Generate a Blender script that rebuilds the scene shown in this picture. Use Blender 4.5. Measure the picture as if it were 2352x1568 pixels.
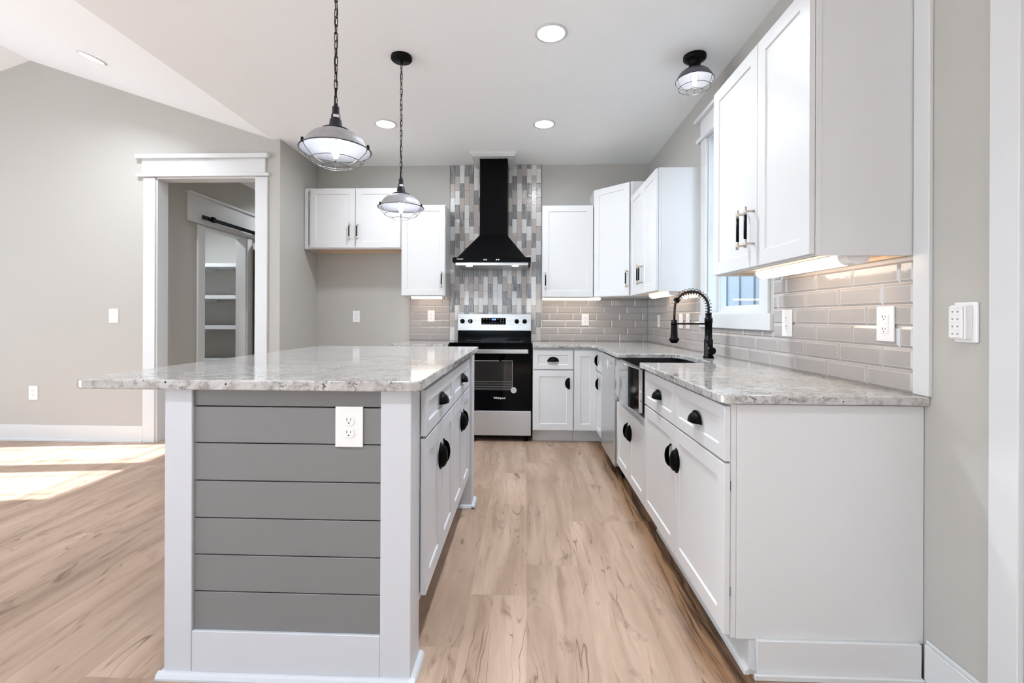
import bpy, bmesh, math, random
from mathutils import Vector, Matrix

# ------------------------------------------------------------------ camera, world, sun, exposure
SC = bpy.context.scene
COL = SC.collection
for o in list(bpy.data.objects):
    bpy.data.objects.remove(o, do_unlink=True)
IMG_W = 2352.0
cam_d = bpy.data.cameras.new('camera')
cam_d.sensor_width = 36.0
cam_d.sensor_fit = 'HORIZONTAL'
cam_d.lens = 1073.79 / IMG_W * 36.0
cam_d.shift_x = 6.0 / IMG_W
cam_d.shift_y = -54.65 / IMG_W
cam_d.clip_start = 0.02
cam = bpy.data.objects.new('camera', cam_d)
COL.objects.link(cam)
cam.matrix_world = (Matrix.Translation((0, 0, 1.1443)) @ Matrix.Rotation(0.0362, 4, 'Z')
                    @ Matrix.Rotation(math.pi / 2, 4, 'X') @ Matrix.Rotation(0.0038, 4, 'Z'))
SC.camera = cam

world = bpy.data.worlds.new('world')
SC.world = world
world.use_nodes = True
wb = world.node_tree.nodes['Background']
wb.inputs[0].default_value = (0.70, 0.85, 1.0, 1)
wb.inputs[1].default_value = 4.6

sun_d = bpy.data.lights.new('sun', 'SUN')
sun_d.energy = 12.5
sun_d.angle = 0.009
sun_d.color = (0.96, 0.98, 1.0)
sun = bpy.data.objects.new('sun', sun_d)
COL.objects.link(sun)
_sd = Vector((1.0, 0.1257, -0.53)).normalized()
sun.rotation_euler = _sd.to_track_quat('-Z', 'Y').to_euler()

SC.view_settings.view_transform = 'Standard'
SC.view_settings.look = 'None'
SC.view_settings.gamma = 1.0
SC.view_settings.use_curve_mapping = False
SC.view_settings.exposure = 0.92
SC.cycles.max_bounces = 10
SC.cycles.diffuse_bounces = 7
SC.cycles.glossy_bounces = 5
SC.cycles.sample_clamp_indirect = 6.0
SC.cycles.caustics_reflective = False
SC.cycles.caustics_refractive = False

# ------------------------------------------------------------------ main dimensions
XR, YB, ZC = 1.2636, 4.8952, 2.7436          # right wall, back wall, ceiling
XA, YD = -2.2216, 4.1333                     # alcove side wall, wall with the cased opening
XV, XRG, ZRG, XL = -2.297, -4.562, 3.489, -6.83   # start of the vault, ridge, left wall
YF = -3.6                                    # rear end of the room, behind the camera
ZK, ZKB = 0.9015, 0.8725                     # countertop top / underside
PI = math.pi
RND = random.Random(7)

# ------------------------------------------------------------------ materials
def new_mat(name):
    m = bpy.data.materials.new(name)
    m.use_nodes = True
    nt = m.node_tree
    return m, nt, nt.nodes['Principled BSDF']

def pm(name, col, rough=0.5, metal=0.0, spec=0.5, bump=0.0, bscale=60.0, emit=None, estr=0.0, coat=0.0, vary=0.0):
    m, nt, b = new_mat(name)
    b.inputs['Base Color'].default_value = (*col, 1)
    b.inputs['Roughness'].default_value = rough
    b.inputs['Metallic'].default_value = metal
    b.inputs['Specular IOR Level'].default_value = spec
    if coat:
        b.inputs['Coat Weight'].default_value = coat
        b.inputs['Coat Roughness'].default_value = 0.05
    if emit:
        b.inputs['Emission Color'].default_value = (*emit, 1)
        b.inputs['Emission Strength'].default_value = estr
    tc = nt.nodes.new('ShaderNodeTexCoord')
    nz = nt.nodes.new('ShaderNodeTexNoise')
    nz.inputs['Scale'].default_value = bscale
    nz.inputs['Detail'].default_value = 4
    nt.links.new(tc.outputs['Object'], nz.inputs['Vector'])
    if vary:
        hs = nt.nodes.new('ShaderNodeMixRGB')
        hs.blend_type = 'MIX'
        hs.inputs[1].default_value = (*[c * (1 - vary) for c in col], 1)
        hs.inputs[2].default_value = (*[min(1, c * (1 + vary)) for c in col], 1)
        nt.links.new(nz.outputs['Fac'], hs.inputs[0])
        nt.links.new(hs.outputs[0], b.inputs['Base Color'])
    if bump:
        bp = nt.nodes.new('ShaderNodeBump')
        bp.inputs['Strength'].default_value = bump
        bp.inputs['Distance'].default_value = 0.002
        nt.links.new(nz.outputs['Fac'], bp.inputs['Height'])
        nt.links.new(bp.outputs[0], b.inputs['Normal'])
    return m

def ramp(nt, stops, interp='LINEAR'):
    r = nt.nodes.new('ShaderNodeValToRGB')
    cr = r.color_ramp
    cr.interpolation = interp
    while len(cr.elements) > 1:
        cr.elements.remove(cr.elements[-1])
    for i, (p, c) in enumerate(stops):
        e = cr.elements[0] if i == 0 else cr.elements.new(p)
        e.position = p
        e.color = (*c, 1) if len(c) == 3 else c
    return r

def mixc(nt, fac, a, b, mode='MIX'):
    n = nt.nodes.new('ShaderNodeMixRGB')
    n.blend_type = mode
    for s, v in ((0, fac), (1, a), (2, b)):
        if hasattr(v, 'is_output') or isinstance(v, bpy.types.NodeSocket):
            nt.links.new(v, n.inputs[s])
        elif isinstance(v, (int, float)):
            n.inputs[s].default_value = v
        else:
            n.inputs[s].default_value = (*v, 1)
    return n.outputs[0]

def math_n(nt, op, a, b=None, c=None):
    n = nt.nodes.new('ShaderNodeMath')
    n.operation = op
    for s, v in enumerate((a, b, c)):
        if v is None:
            continue
        if isinstance(v, bpy.types.NodeSocket):
            nt.links.new(v, n.inputs[s])
        else:
            n.inputs[s].default_value = v
    return n.outputs[0]

def noise_n(nt, vec, scale, detail=4, rough=0.55, dist=0.0):
    n = nt.nodes.new('ShaderNodeTexNoise')
    n.inputs['Scale'].default_value = scale
    n.inputs['Detail'].default_value = detail
    n.inputs['Roughness'].default_value = rough
    n.inputs['Distortion'].default_value = dist
    nt.links.new(vec, n.inputs['Vector'])
    return n.outputs['Fac']

def mapping(nt, vec, scale=(1, 1, 1), loc=(0, 0, 0)):
    n = nt.nodes.new('ShaderNodeMapping')
    n.inputs['Scale'].default_value = scale
    n.inputs['Location'].default_value = loc
    nt.links.new(vec, n.inputs['Vector'])
    return n.outputs[0]

def floor_mat():
    m, nt, b = new_mat('oak_plank_floor')
    geo = nt.nodes.new('ShaderNodeNewGeometry')
    sep = nt.nodes.new('ShaderNodeSeparateXYZ')
    nt.links.new(geo.outputs['Position'], sep.inputs[0])
    X, Y = sep.outputs[0], sep.outputs[1]
    PW, PL = 0.234, 1.52
    u = math_n(nt, 'DIVIDE', math_n(nt, 'SUBTRACT', X, 0.007), PW)
    iu = math_n(nt, 'FLOOR', u)
    wn = nt.nodes.new('ShaderNodeTexWhiteNoise')
    wn.noise_dimensions = '1D'
    nt.links.new(math_n(nt, 'ADD', iu, 31.7), wn.inputs['W'])
    v = math_n(nt, 'ADD', math_n(nt, 'DIVIDE', Y, PL), wn.outputs['Value'])
    iv = math_n(nt, 'FLOOR', v)
    cid = nt.nodes.new('ShaderNodeCombineXYZ')
    nt.links.new(iu, cid.inputs[0]); nt.links.new(iv, cid.inputs[1])
    wn2 = nt.nodes.new('ShaderNodeTexWhiteNoise')
    wn2.noise_dimensions = '3D'
    nt.links.new(cid.outputs[0], wn2.inputs['Vector'])
    # shifted coordinates per plank
    off = nt.nodes.new('ShaderNodeVectorMath'); off.operation = 'SCALE'
    nt.links.new(wn2.outputs['Color'], off.inputs[0]); off.inputs['Scale'].default_value = 37.0
    add = nt.nodes.new('ShaderNodeVectorMath'); add.operation = 'ADD'
    nt.links.new(geo.outputs['Position'], add.inputs[0]); nt.links.new(off.outputs[0], add.inputs[1])
    P = add.outputs[0]
    warp = noise_n(nt, mapping(nt, P, (5, 1.2, 1)), 1.0, 3)
    wv = nt.nodes.new('ShaderNodeVectorMath'); wv.operation = 'ADD'
    cw = nt.nodes.new('ShaderNodeCombineXYZ')
    nt.links.new(math_n(nt, 'MULTIPLY', math_n(nt, 'SUBTRACT', warp, 0.5), 0.16), cw.inputs[0])
    nt.links.new(P, wv.inputs[0]); nt.links.new(cw.outputs[0], wv.inputs[1])
    PWv = wv.outputs[0]
    broad = noise_n(nt, mapping(nt, PWv, (7, 1.0, 1)), 1.0, 4, 0.6)
    fine = noise_n(nt, mapping(nt, PWv, (120, 3.5, 1)), 1.0, 3, 0.7)
    streak = noise_n(nt, mapping(nt, PWv, (26, 1.3, 1)), 1.0, 5, 0.6)
    base = ramp(nt, [(0.28, (0.315, 0.212, 0.152)), (0.5, (0.445, 0.316, 0.236)), (0.70, (0.55, 0.405, 0.315))])
    nt.links.new(broad, base.inputs[0])
    col = base.outputs[0]
    sr = ramp(nt, [(0.28, (1, 1, 1)), (0.40, (0.25,) * 3), (0.5, (0, 0, 0))])
    nt.links.new(streak, sr.inputs[0])
    col = mixc(nt, math_n(nt, 'MULTIPLY', sr.outputs[0], 0.62), col, (0.22, 0.135, 0.09))
    # knots and cracks
    kn = noise_n(nt, mapping(nt, PWv, (11, 3.2, 1)), 1.0, 4, 0.62, 1.2)
    kr = ramp(nt, [(0.60, (0, 0, 0)), (0.66, (0.35,) * 3), (0.73, (1, 1, 1))])
    nt.links.new(kn, kr.inputs[0])
    col = mixc(nt, math_n(nt, 'MULTIPLY', kr.outputs[0], 0.8), col, (0.15, 0.085, 0.05))
    ck = noise_n(nt, mapping(nt, PWv, (14, 1.1, 1), (3, 9, 0)), 1.0, 2, 0.5, 0.6)
    ckd = math_n(nt, 'ABSOLUTE', math_n(nt, 'SUBTRACT', ck, 0.56))
    ckr = ramp(nt, [(0.0, (1, 1, 1)), (0.010, (0, 0, 0))])
    nt.links.new(ckd, ckr.inputs[0])
    gate = ramp(nt, [(0.44, (0, 0, 0)), (0.56, (1, 1, 1))])
    nt.links.new(noise_n(nt, mapping(nt, P, (3, 2.3, 1), (5, 5, 0)), 1.0, 2), gate.inputs[0])
    col = mixc(nt, math_n(nt, 'MULTIPLY', math_n(nt, 'MULTIPLY', ckr.outputs[0], gate.outputs[0]), 0.85), col, (0.12, 0.065, 0.04))
    col = mixc(nt, math_n(nt, 'MULTIPLY', math_n(nt, 'SUBTRACT', 0.62, fine), 0.55), col, (0.36, 0.24, 0.17))
    # per plank tone
    tone = ramp(nt, [(0, (0.84, 0.83, 0.82)), (1, (1.0, 1.0, 1.0))])
    nt.links.new(wn2.outputs['Value'], tone.inputs[0])
    col = mixc(nt, 1.0, col, tone.outputs[0], 'MULTIPLY')
    # dark heartwood streaks, with cabinet shade painted in, beside the right hand cabinets
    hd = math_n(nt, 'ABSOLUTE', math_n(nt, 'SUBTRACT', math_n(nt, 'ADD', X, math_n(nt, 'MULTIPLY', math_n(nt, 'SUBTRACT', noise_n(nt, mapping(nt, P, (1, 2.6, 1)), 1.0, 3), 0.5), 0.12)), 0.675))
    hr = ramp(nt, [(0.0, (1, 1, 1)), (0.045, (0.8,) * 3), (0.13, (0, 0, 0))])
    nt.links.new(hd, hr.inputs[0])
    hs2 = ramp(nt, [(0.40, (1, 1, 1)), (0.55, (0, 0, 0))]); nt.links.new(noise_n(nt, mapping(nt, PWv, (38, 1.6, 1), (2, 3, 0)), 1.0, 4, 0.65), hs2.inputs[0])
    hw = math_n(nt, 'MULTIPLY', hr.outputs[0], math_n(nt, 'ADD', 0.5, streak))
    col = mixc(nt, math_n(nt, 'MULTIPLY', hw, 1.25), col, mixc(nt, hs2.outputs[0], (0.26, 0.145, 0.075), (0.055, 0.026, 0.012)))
    # seams
    fu = math_n(nt, 'FRACT', u); fv = math_n(nt, 'FRACT', v)
    du = math_n(nt, 'MULTIPLY', math_n(nt, 'MINIMUM', fu, math_n(nt, 'SUBTRACT', 1.0, fu)), PW)
    dv = math_n(nt, 'MULTIPLY', math_n(nt, 'MINIMUM', fv, math_n(nt, 'SUBTRACT', 1.0, fv)), PL)
    d = math_n(nt, 'MINIMUM', du, dv)
    s = math_n(nt, 'LESS_THAN', d, 0.0009)
    col = mixc(nt, math_n(nt, 'MULTIPLY', s, 0.35), col, (0.30, 0.2, 0.14))
    nt.links.new(col, b.inputs['Base Color'])
    b.inputs['Roughness'].default_value = 0.42
    b.inputs['Specular IOR Level'].default_value = 0.35
    bp = nt.nodes.new('ShaderNodeBump')
    bp.inputs['Strength'].default_value = 0.12; bp.inputs['Distance'].default_value = 0.002
    nt.links.new(fine, bp.inputs['Height']); nt.links.new(bp.outputs[0], b.inputs['Normal'])
    return m

def granite_mat():
    m, nt, b = new_mat('white_granite')
    geo = nt.nodes.new('ShaderNodeNewGeometry')
    P = geo.outputs['Position']
    big = noise_n(nt, mapping(nt, P, (3.2, 5, 5)), 1.0, 5, 0.6, 0.8)
    mid = noise_n(nt, mapping(nt, P, (30, 58, 36)), 1.0, 5, 0.68, 0.35)
    fine = noise_n(nt, mapping(nt, P, (110, 110, 110)), 1.0, 3, 0.6)
    r1 = ramp(nt, [(0.30, (0.20, 0.18, 0.17)), (0.39, (0.335, 0.315, 0.30)), (0.50, (0.48, 0.47, 0.46)), (0.72, (0.60, 0.60, 0.595))])
    nt.links.new(mid, r1.inputs[0])
    r0 = ramp(nt, [(0.3, (0.84, 0.82, 0.80)), (0.6, (1, 1, 1))])
    nt.links.new(big, r0.inputs[0])
    col = mixc(nt, 1.0, r1.outputs[0], r0.outputs[0], 'MULTIPLY')
    cl = noise_n(nt, mapping(nt, P, (9, 12, 12), (4, 1, 2)), 1.0, 3, 0.6)
    sp = math_n(nt, 'MULTIPLY', math_n(nt, 'GREATER_THAN', cl, 0.55), 1.0)
    fr = ramp(nt, [(0.53, (0, 0, 0)), (0.58, (1, 1, 1))])
    nt.links.new(fine, fr.inputs[0])
    clr = ramp(nt, [(0.50, (0, 0, 0)), (0.62, (1, 1, 1))])
    nt.links.new(cl, clr.inputs[0])
    col = mixc(nt, math_n(nt, 'MULTIPLY', math_n(nt, 'MULTIPLY', fr.outputs[0], clr.outputs[0]), 0.95), col, (0.08, 0.06, 0.065))
    vz = nt.nodes.new('ShaderNodeTexVoronoi'); vz.inputs['Scale'].default_value = 42
    nt.links.new(P, vz.inputs['Vector'])
    vr = ramp(nt, [(0.0, (1, 1, 1)), (0.13, (1, 1, 1)), (0.17, (0, 0, 0))])
    nt.links.new(math_n(nt, 'ADD', vz.outputs['Distance'], math_n(nt, 'MULTIPLY', math_n(nt, 'SUBTRACT', fine, 0.5), 0.25)), vr.inputs[0])
    vg = nt.nodes.new('ShaderNodeSeparateColor')
    nt.links.new(vz.outputs['Color'], vg.inputs[0])
    col = mixc(nt, math_n(nt, 'MULTIPLY', vr.outputs[0], math_n(nt, 'GREATER_THAN', math_n(nt, 'ADD', vg.outputs[0], math_n(nt, 'MULTIPLY', cl, 0.8)), 1.14)), col, (0.05, 0.03, 0.035))
    nt.links.new(col, b.inputs['Base Color'])
    b.inputs['Roughness'].default_value = 0.09
    b.inputs['Specular IOR Level'].default_value = 0.6
    return m

def stripe_tile_mat():
    m, nt, b = new_mat('striped_grey_tile')
    geo = nt.nodes.new('ShaderNodeNewGeometry')
    P = geo.outputs['Position']
    st = noise_n(nt, mapping(nt, P, (230, 1, 6)), 1.0, 3, 0.6)
    r = ramp(nt, [(0.36, (0.12, 0.12, 0.125)), (0.52, (0.28, 0.28, 0.285)), (0.66, (0.55, 0.55, 0.55))])
    nt.links.new(st, r.inputs[0]); nt.links.new(r.outputs[0], b.inputs['Base Color'])
    b.inputs['Roughness'].default_value = 0.12
    wav(nt, b, P)
    return m

def wav(nt, b, P, s=0.5):
    bp = nt.nodes.new('ShaderNodeBump')
    bp.inputs['Strength'].default_value = s; bp.inputs['Distance'].default_value = 0.004
    nt.links.new(noise_n(nt, mapping(nt, P, (60, 60, 60)), 1.0, 2), bp.inputs['Height'])
    nt.links.new(bp.outputs[0], b.inputs['Normal'])

def glaze_tile(name, col, rough=0.12, s=0.5, mott=0.0):
    m, nt, b = new_mat(name)
    geo = nt.nodes.new('ShaderNodeNewGeometry')
    P = geo.outputs['Position']
    n = noise_n(nt, mapping(nt, P, (9, 9, 14)), 1.0, 3)
    nt.links.new(mixc(nt, n, tuple(c * 0.93 for c in col), tuple(c * 1.06 for c in col)), b.inputs['Base Color'])
    b.inputs['Roughness'].default_value = rough
    wav(nt, b, P, s)
    return m

def brushed_mat(name, col, rough=0.3, axis='X'):
    m, nt, b = new_mat(name)
    tc = nt.nodes.new('ShaderNodeTexCoord')
    sc = {'X': (2, 300, 300), 'Z': (300, 300, 2)}[axis]
    n = noise_n(nt, mapping(nt, tc.outputs['Object'], sc), 1.0, 3)
    b.inputs['Metallic'].default_value = 1.0
    b.inputs['Base Color'].default_value = (*col, 1)
    rr = ramp(nt, [(0.3, (rough * 0.8,) * 3), (0.7, (rough * 1.2,) * 3)])
    nt.links.new(n, rr.inputs[0]); nt.links.new(rr.outputs[0], b.inputs['Roughness'])
    bp = nt.nodes.new('ShaderNodeBump'); bp.inputs['Strength'].default_value = 0.05; bp.inputs['Distance'].default_value = 0.001
    nt.links.new(n, bp.inputs['Height']); nt.links.new(bp.outputs[0], b.inputs['Normal'])
    return m

def wood_mat(name, c0, c1, scale=(40, 40, 3)):
    m, nt, b = new_mat(name)
    tc = nt.nodes.new('ShaderNodeTexCoord')
    n = noise_n(nt, mapping(nt, tc.outputs['Object'], scale), 1.0, 5, 0.6, 0.5)
    nt.links.new(mixc(nt, n, c0, c1), b.inputs['Base Color'])
    b.inputs['Roughness'].default_value = 0.6
    return m

def glass_mat(name, tint=(1, 1, 1), refl=0.12):
    m = bpy.data.materials.new(name); m.use_nodes = True
    nt = m.node_tree
    nt.nodes.remove(nt.nodes['Principled BSDF'])
    out = nt.nodes['Material Output']
    tr = nt.nodes.new('ShaderNodeBsdfTransparent'); tr.inputs[0].default_value = (*tint, 1)
    gl = nt.nodes.new('ShaderNodeBsdfGlossy'); gl.inputs['Roughness'].default_value = 0.01
    fr = nt.nodes.new('ShaderNodeLayerWeight'); fr.inputs['Blend'].default_value = 0.5
    mx = nt.nodes.new('ShaderNodeMixShader')
    nt.links.new(math_n(nt, 'ADD', math_n(nt, 'MULTIPLY', math_n(nt, 'POWER', fr.outputs['Facing'], 4.0), 0.4), refl), mx.inputs[0])
    nt.links.new(tr.outputs[0], mx.inputs[1]); nt.links.new(gl.outputs[0], mx.inputs[2])
    nt.links.new(mx.outputs[0], out.inputs['Surface'])
    return m

def emit_mat(name, col, s):
    m = bpy.data.materials.new(name); m.use_nodes = True
    nt = m.node_tree
    nt.nodes.remove(nt.nodes['Principled BSDF'])
    e = nt.nodes.new('ShaderNodeEmission')
    e.inputs[0].default_value = (*col, 1); e.inputs[1].default_value = s
    nt.links.new(e.outputs[0], nt.nodes['Material Output'].inputs['Surface'])
    return m

WALLP = pm('taupe_wall_paint', (0.466, 0.452, 0.422), 0.75, bump=0.15, bscale=220)
CEILP = pm('ceiling_paint', (0.915, 0.945, 0.96), 0.85, bump=0.15, bscale=160)
TRIMP = pm('white_trim_paint', (0.66, 0.67, 0.675), 0.35, bump=0.04, bscale=90)
CABP = pm('white_cabinet_paint', (0.665, 0.668, 0.67), 0.34, bump=0.03, bscale=120)
ISLP = pm('cool_white_island_paint', (0.58, 0.60, 0.64), 0.38, bump=0.05, bscale=120)
GREYP = pm('grey_shiplap_paint', (0.195, 0.195, 0.20), 0.42, bump=0.1, bscale=90)
DARKGAP = pm('dark_gap', (0.02, 0.02, 0.02), 0.8)
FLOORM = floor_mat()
GRAN = granite_mat()
TILE = glaze_tile('taupe_gloss_tile', (0.40, 0.372, 0.355), 0.10, 0.12)
TILEB = glaze_tile('glaze_edge_highlight', (0.66, 0.64, 0.62), 0.10, 0.08)  # pale glaze rim with the edge highlight painted into its colour
GROUT = pm('pale_grout', (0.60, 0.57, 0.545), 0.8, bump=0.2, bscale=400)
M_WH = glaze_tile('white_gloss_mosaic', (0.74, 0.735, 0.72), 0.15)
M_BE = glaze_tile('beige_gloss_mosaic', (0.50, 0.455, 0.425), 0.15)
M_GR = stripe_tile_mat()
STEEL = brushed_mat('brushed_stainless', (0.55, 0.55, 0.55), 0.28)
STEELV = brushed_mat('vertical_brushed_stainless', (0.66, 0.70, 0.74), 0.36, 'Z')
POL = pm('polished_stainless', (0.55, 0.55, 0.56), 0.10, 1.0)
BLKG = pm('black_glass', (0.001, 0.001, 0.0015), 0.04, 0, 0.10)
BLKE = pm('black_enamel', (0.001, 0.001, 0.0012), 0.12, 0, 0.12)
BLKH = pm('black_hood_steel', (0.002, 0.002, 0.0022), 0.42, 0, 0.06)
BLKM = pm('black_metal', (0.003, 0.003, 0.0035), 0.34, 0.0, 0.10)
BRNZ = pm('oil_rubbed_black', (0.003, 0.0028, 0.003), 0.40, 0.0, 0.05, bump=0.05, bscale=60)
NICK = pm('satin_nickel', (0.62, 0.55, 0.49), 0.32, 1.0)
PLASTIC = pm('white_plastic', (0.82, 0.81, 0.81), 0.35)
SLOT = pm('slot_shadow', (0.05, 0.045, 0.07), 0.7)
WOODL = wood_mat('maple_ply', (0.66, 0.48, 0.33), (0.80, 0.63, 0.46))
WOODD = wood_mat('dark_stained_barn_wood', (0.045, 0.032, 0.027), (0.15, 0.105, 0.085))
SHADE = pm('galvanised_shade', (0.40, 0.40, 0.42), 0.40, 0.5, bump=0.1, bscale=40, vary=0.2)
SHADEI = pm('shade_inside', (0.10, 0.10, 0.108), 0.55, 0.2, 0.3)
NECK = pm('dark_bronze_neck', (0.035, 0.033, 0.045), 0.4, 0.7, bump=0.1, bscale=80)
WIRE = pm('cage_wire', (0.09, 0.088, 0.09), 0.4, 0.6)
BULBG = glass_mat('bulb_glass', (1, 1, 1), 0.03)
FILA = emit_mat('filament_glow', (1.0, 0.98, 0.96), 60.0)
LEDC = emit_mat('recessed_led', (1.0, 0.98, 0.95), 14.0)
TUBE = emit_mat('warm_tube', (1.0, 0.86, 0.72), 4.2)
GLASS = glass_mat('window_glass', (0.93, 0.96, 0.97), 0.025)
LCD = emit_mat('blue_display', (0.12, 0.3, 1.0), 3.0)
WHMARK = pm('white_print', (0.8, 0.8, 0.8), 0.5)
GRMARK = pm('grey_print', (0.3, 0.3, 0.3), 0.5)
SIDING = pm('pale_blue_siding', (0.13, 0.145, 0.165), 0.8, vary=0.05, bscale=3)
PALE_GROUND = pm('outdoor_ground', (0.74, 0.76, 0.78), 0.9, vary=0.15, bscale=2)  # ground tone raised to bounce daylight up to the ceiling
DISHP = pm('light_grey_steel_film', (0.60, 0.61, 0.62), 0.22, 0.75)
BRASS = pm('aged_brass', (0.30, 0.22, 0.12), 0.35, 1.0)

# ------------------------------------------------------------------ mesh builder
class MB:
    def __init__(s):
        s.v = []; s.f = []; s.m = []; s.cur = 0; s.sm = []; s.smooth = False
    def _add(s, vs, fs):
        b = len(s.v)
        s.v += [tuple(x) for x in vs]
        for f in fs:
            s.f.append([b + i for i in f]); s.m.append(s.cur); s.sm.append(s.smooth)
    def box(s, x0, x1, y0, y1, z0, z1):
        x0, x1 = sorted((x0, x1)); y0, y1 = sorted((y0, y1)); z0, z1 = sorted((z0, z1))
        s._add([(x0,y0,z0),(x1,y0,z0),(x1,y1,z0),(x0,y1,z0),(x0,y0,z1),(x1,y0,z1),(x1,y1,z1),(x0,y1,z1)],
               [(0,3,2,1),(4,5,6,7),(0,1,5,4),(1,2,6,5),(2,3,7,6),(3,0,4,7)])
        return s
    def prism(s, pts, a0, a1, axis='Z'):
        n = len(pts)
        def P(p, a):
            if axis == 'Z': return (p[0], p[1], a)
            if axis == 'Y': return (p[0], a, p[1])
            return (a, p[0], p[1])
        vs = [P(p, a0) for p in pts] + [P(p, a1) for p in pts]
        fs = [tuple(range(n))[::-1], tuple(range(n, 2 * n))]
        fs += [(i, (i + 1) % n, n + (i + 1) % n, n + i) for i in range(n)]
        s._add(vs, fs); return s
    def frustum(s, r0, r1):
        # r0, r1: (x0,x1,y0,y1,z) rectangles
        a = [(r0[0],r0[2],r0[4]),(r0[1],r0[2],r0[4]),(r0[1],r0[3],r0[4]),(r0[0],r0[3],r0[4])]
        c = [(r1[0],r1[2],r1[4]),(r1[1],r1[2],r1[4]),(r1[1],r1[3],r1[4]),(r1[0],r1[3],r1[4])]
        s._add(a + c, [(0,3,2,1),(4,5,6,7),(0,1,5,4),(1,2,6,5),(2,3,7,6),(3,0,4,7)]); return s
    def cyl(s, p0, p1, r, r1=None, n=16, caps=True, smooth=True):
        p0, p1 = Vector(p0), Vector(p1)
        if r1 is None: r1 = r
        d = (p1 - p0).normalized()
        a = d.orthogonal().normalized(); b = d.cross(a)
        vs = []
        for p, rr in ((p0, r), (p1, r1)):
            for i in range(n):
                t = 2 * PI * i / n
                vs.append(p + (a * math.cos(t) + b * math.sin(t)) * rr)
        sm = s.smooth; s.smooth = smooth
        s._add(vs, [(i, (i + 1) % n, n + (i + 1) % n, n + i) for i in range(n)])
        s.smooth = False
        if caps:
            s._add(vs[:n], [tuple(range(n))[::-1]]); s._add(vs[n:], [tuple(range(n))])
        s.smooth = sm
        return s
    def tube(s, pts, r, n=8, closed=False):
        pts = [Vector(p) for p in pts]
        N = len(pts)
        rings = []
        prev = None
        for i in range(N):
            if closed: t = (pts[(i + 1) % N] - pts[i - 1]).normalized()
            else: t = (pts[min(i + 1, N - 1)] - pts[max(i - 1, 0)]).normalized()
            if prev is None: a = t.orthogonal().normalized()
            else:
                a = (prev - t * prev.dot(t))
                a = a.normalized() if a.length > 1e-6 else t.orthogonal().normalized()
            prev = a
            b = t.cross(a)
            rr = r[i] if isinstance(r, (list, tuple)) else r
            rings.append([pts[i] + (a * math.cos(2*PI*k/n) + b * math.sin(2*PI*k/n)) * rr for k in range(n)])
        vs = [v for rg in rings for v in rg]
        fs = []
        for i in range(N if closed else N - 1):
            j = (i + 1) % N
            for k in range(n):
                fs.append((i*n + k, i*n + (k+1) % n, j*n + (k+1) % n, j*n + k))
        sm = s.smooth; s.smooth = True
        if not closed:
            fs += [tuple(range(n))[::-1], tuple((N-1)*n + k for k in range(n))]
        s._add(vs, fs); s.smooth = sm
        return s
    def lathe(s, prof, c=(0, 0, 0), n=32, axis='Z', close=False):
        # prof: list of (r, h)
        vs = []
        for r, h in prof:
            for i in range(n):
                t = 2 * PI * i / n
                if axis == 'Z': vs.append((c[0] + r*math.cos(t), c[1] + r*math.sin(t), c[2] + h))
                elif axis == 'Y': vs.append((c[0] + r*math.cos(t), c[1] + h, c[2] + r*math.sin(t)))
                else: vs.append((c[0] + h, c[1] + r*math.cos(t), c[2] + r*math.sin(t)))
        m = len(prof)
        fs = []
        rng = m if close else m - 1
        for j in range(rng):
            k = (j + 1) % m
            for i in range(n):
                fs.append((j*n+i, j*n+(i+1)%n, k*n+(i+1)%n, k*n+i))
        sm = s.smooth; s.smooth = True
        if not close:
            if prof[0][0] > 1e-4: fs.append(tuple(range(n))[::-1])
            if prof[-1][0] > 1e-4: fs.append(tuple((m-1)*n + i for i in range(n)))
        s._add(vs, fs); s.smooth = sm
        return s
    def shaker(s, x0, x1, z0, z1, yf, t=0.019, fr=0.057, rec=0.0065):
        a = 0.0025
        o = [(x0,z0),(x1,z0),(x1,z1),(x0,z1)]
        i1 = [(x0+fr,z0+fr),(x1-fr,z0+fr),(x1-fr,z1-fr),(x0+fr,z1-fr)]
        i2 = [(x0+fr+a,z0+fr+a),(x1-fr-a,z0+fr+a),(x1-fr-a,z1-fr-a),(x0+fr+a,z1-fr-a)]
        vs = [(p[0], yf, p[1]) for p in o] + [(p[0], yf, p[1]) for p in i1] + [(p[0], yf+rec, p[1]) for p in i2] + [(p[0], yf+t, p[1]) for p in o]
        fs = []
        for k in range(4):
            j = (k+1) % 4
            fs.append((k, j, 4+j, 4+k)); fs.append((4+k, 4+j, 8+j, 8+k)); fs.append((j, k, 12+k, 12+j))
        fs += [(8, 9, 10, 11), (15, 14, 13, 12)]
        s._add(vs, fs); return s
    def build(s, name, mat, parent=None, bevel=0.0, seg=1, solid=0.0, angle=0.6):
        me = bpy.data.meshes.new(name)
        me.from_pydata(s.v, [], s.f)
        mats = mat if isinstance(mat, (list, tuple)) else [mat]
        for m in mats: me.materials.append(m)
        me.polygons.foreach_set('material_index', s.m)
        me.polygons.foreach_set('use_smooth', s.sm)
        bm = bmesh.new(); bm.from_mesh(me)
        bmesh.ops.remove_doubles(bm, verts=bm.verts, dist=1e-6)
        bmesh.ops.recalc_face_normals(bm, faces=bm.faces)
        bm.to_mesh(me); bm.free()
        me.update()
        ob = bpy.data.objects.new(name, me)
        COL.objects.link(ob)
        if parent is not None: ob.parent = parent
        if solid:
            md = ob.modifiers.new('thick', 'SOLIDIFY'); md.thickness = solid; md.offset = 0
        if bevel:
            md = ob.modifiers.new('soft', 'BEVEL'); md.width = bevel; md.segments = seg
            md.limit_method = 'ANGLE'; md.angle_limit = angle
            md.harden_normals = False
        return ob

def tag(o, label, cat, group=None):
    o['label'] = label; o['category'] = cat
    if group: o['group'] = group
    return o

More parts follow.
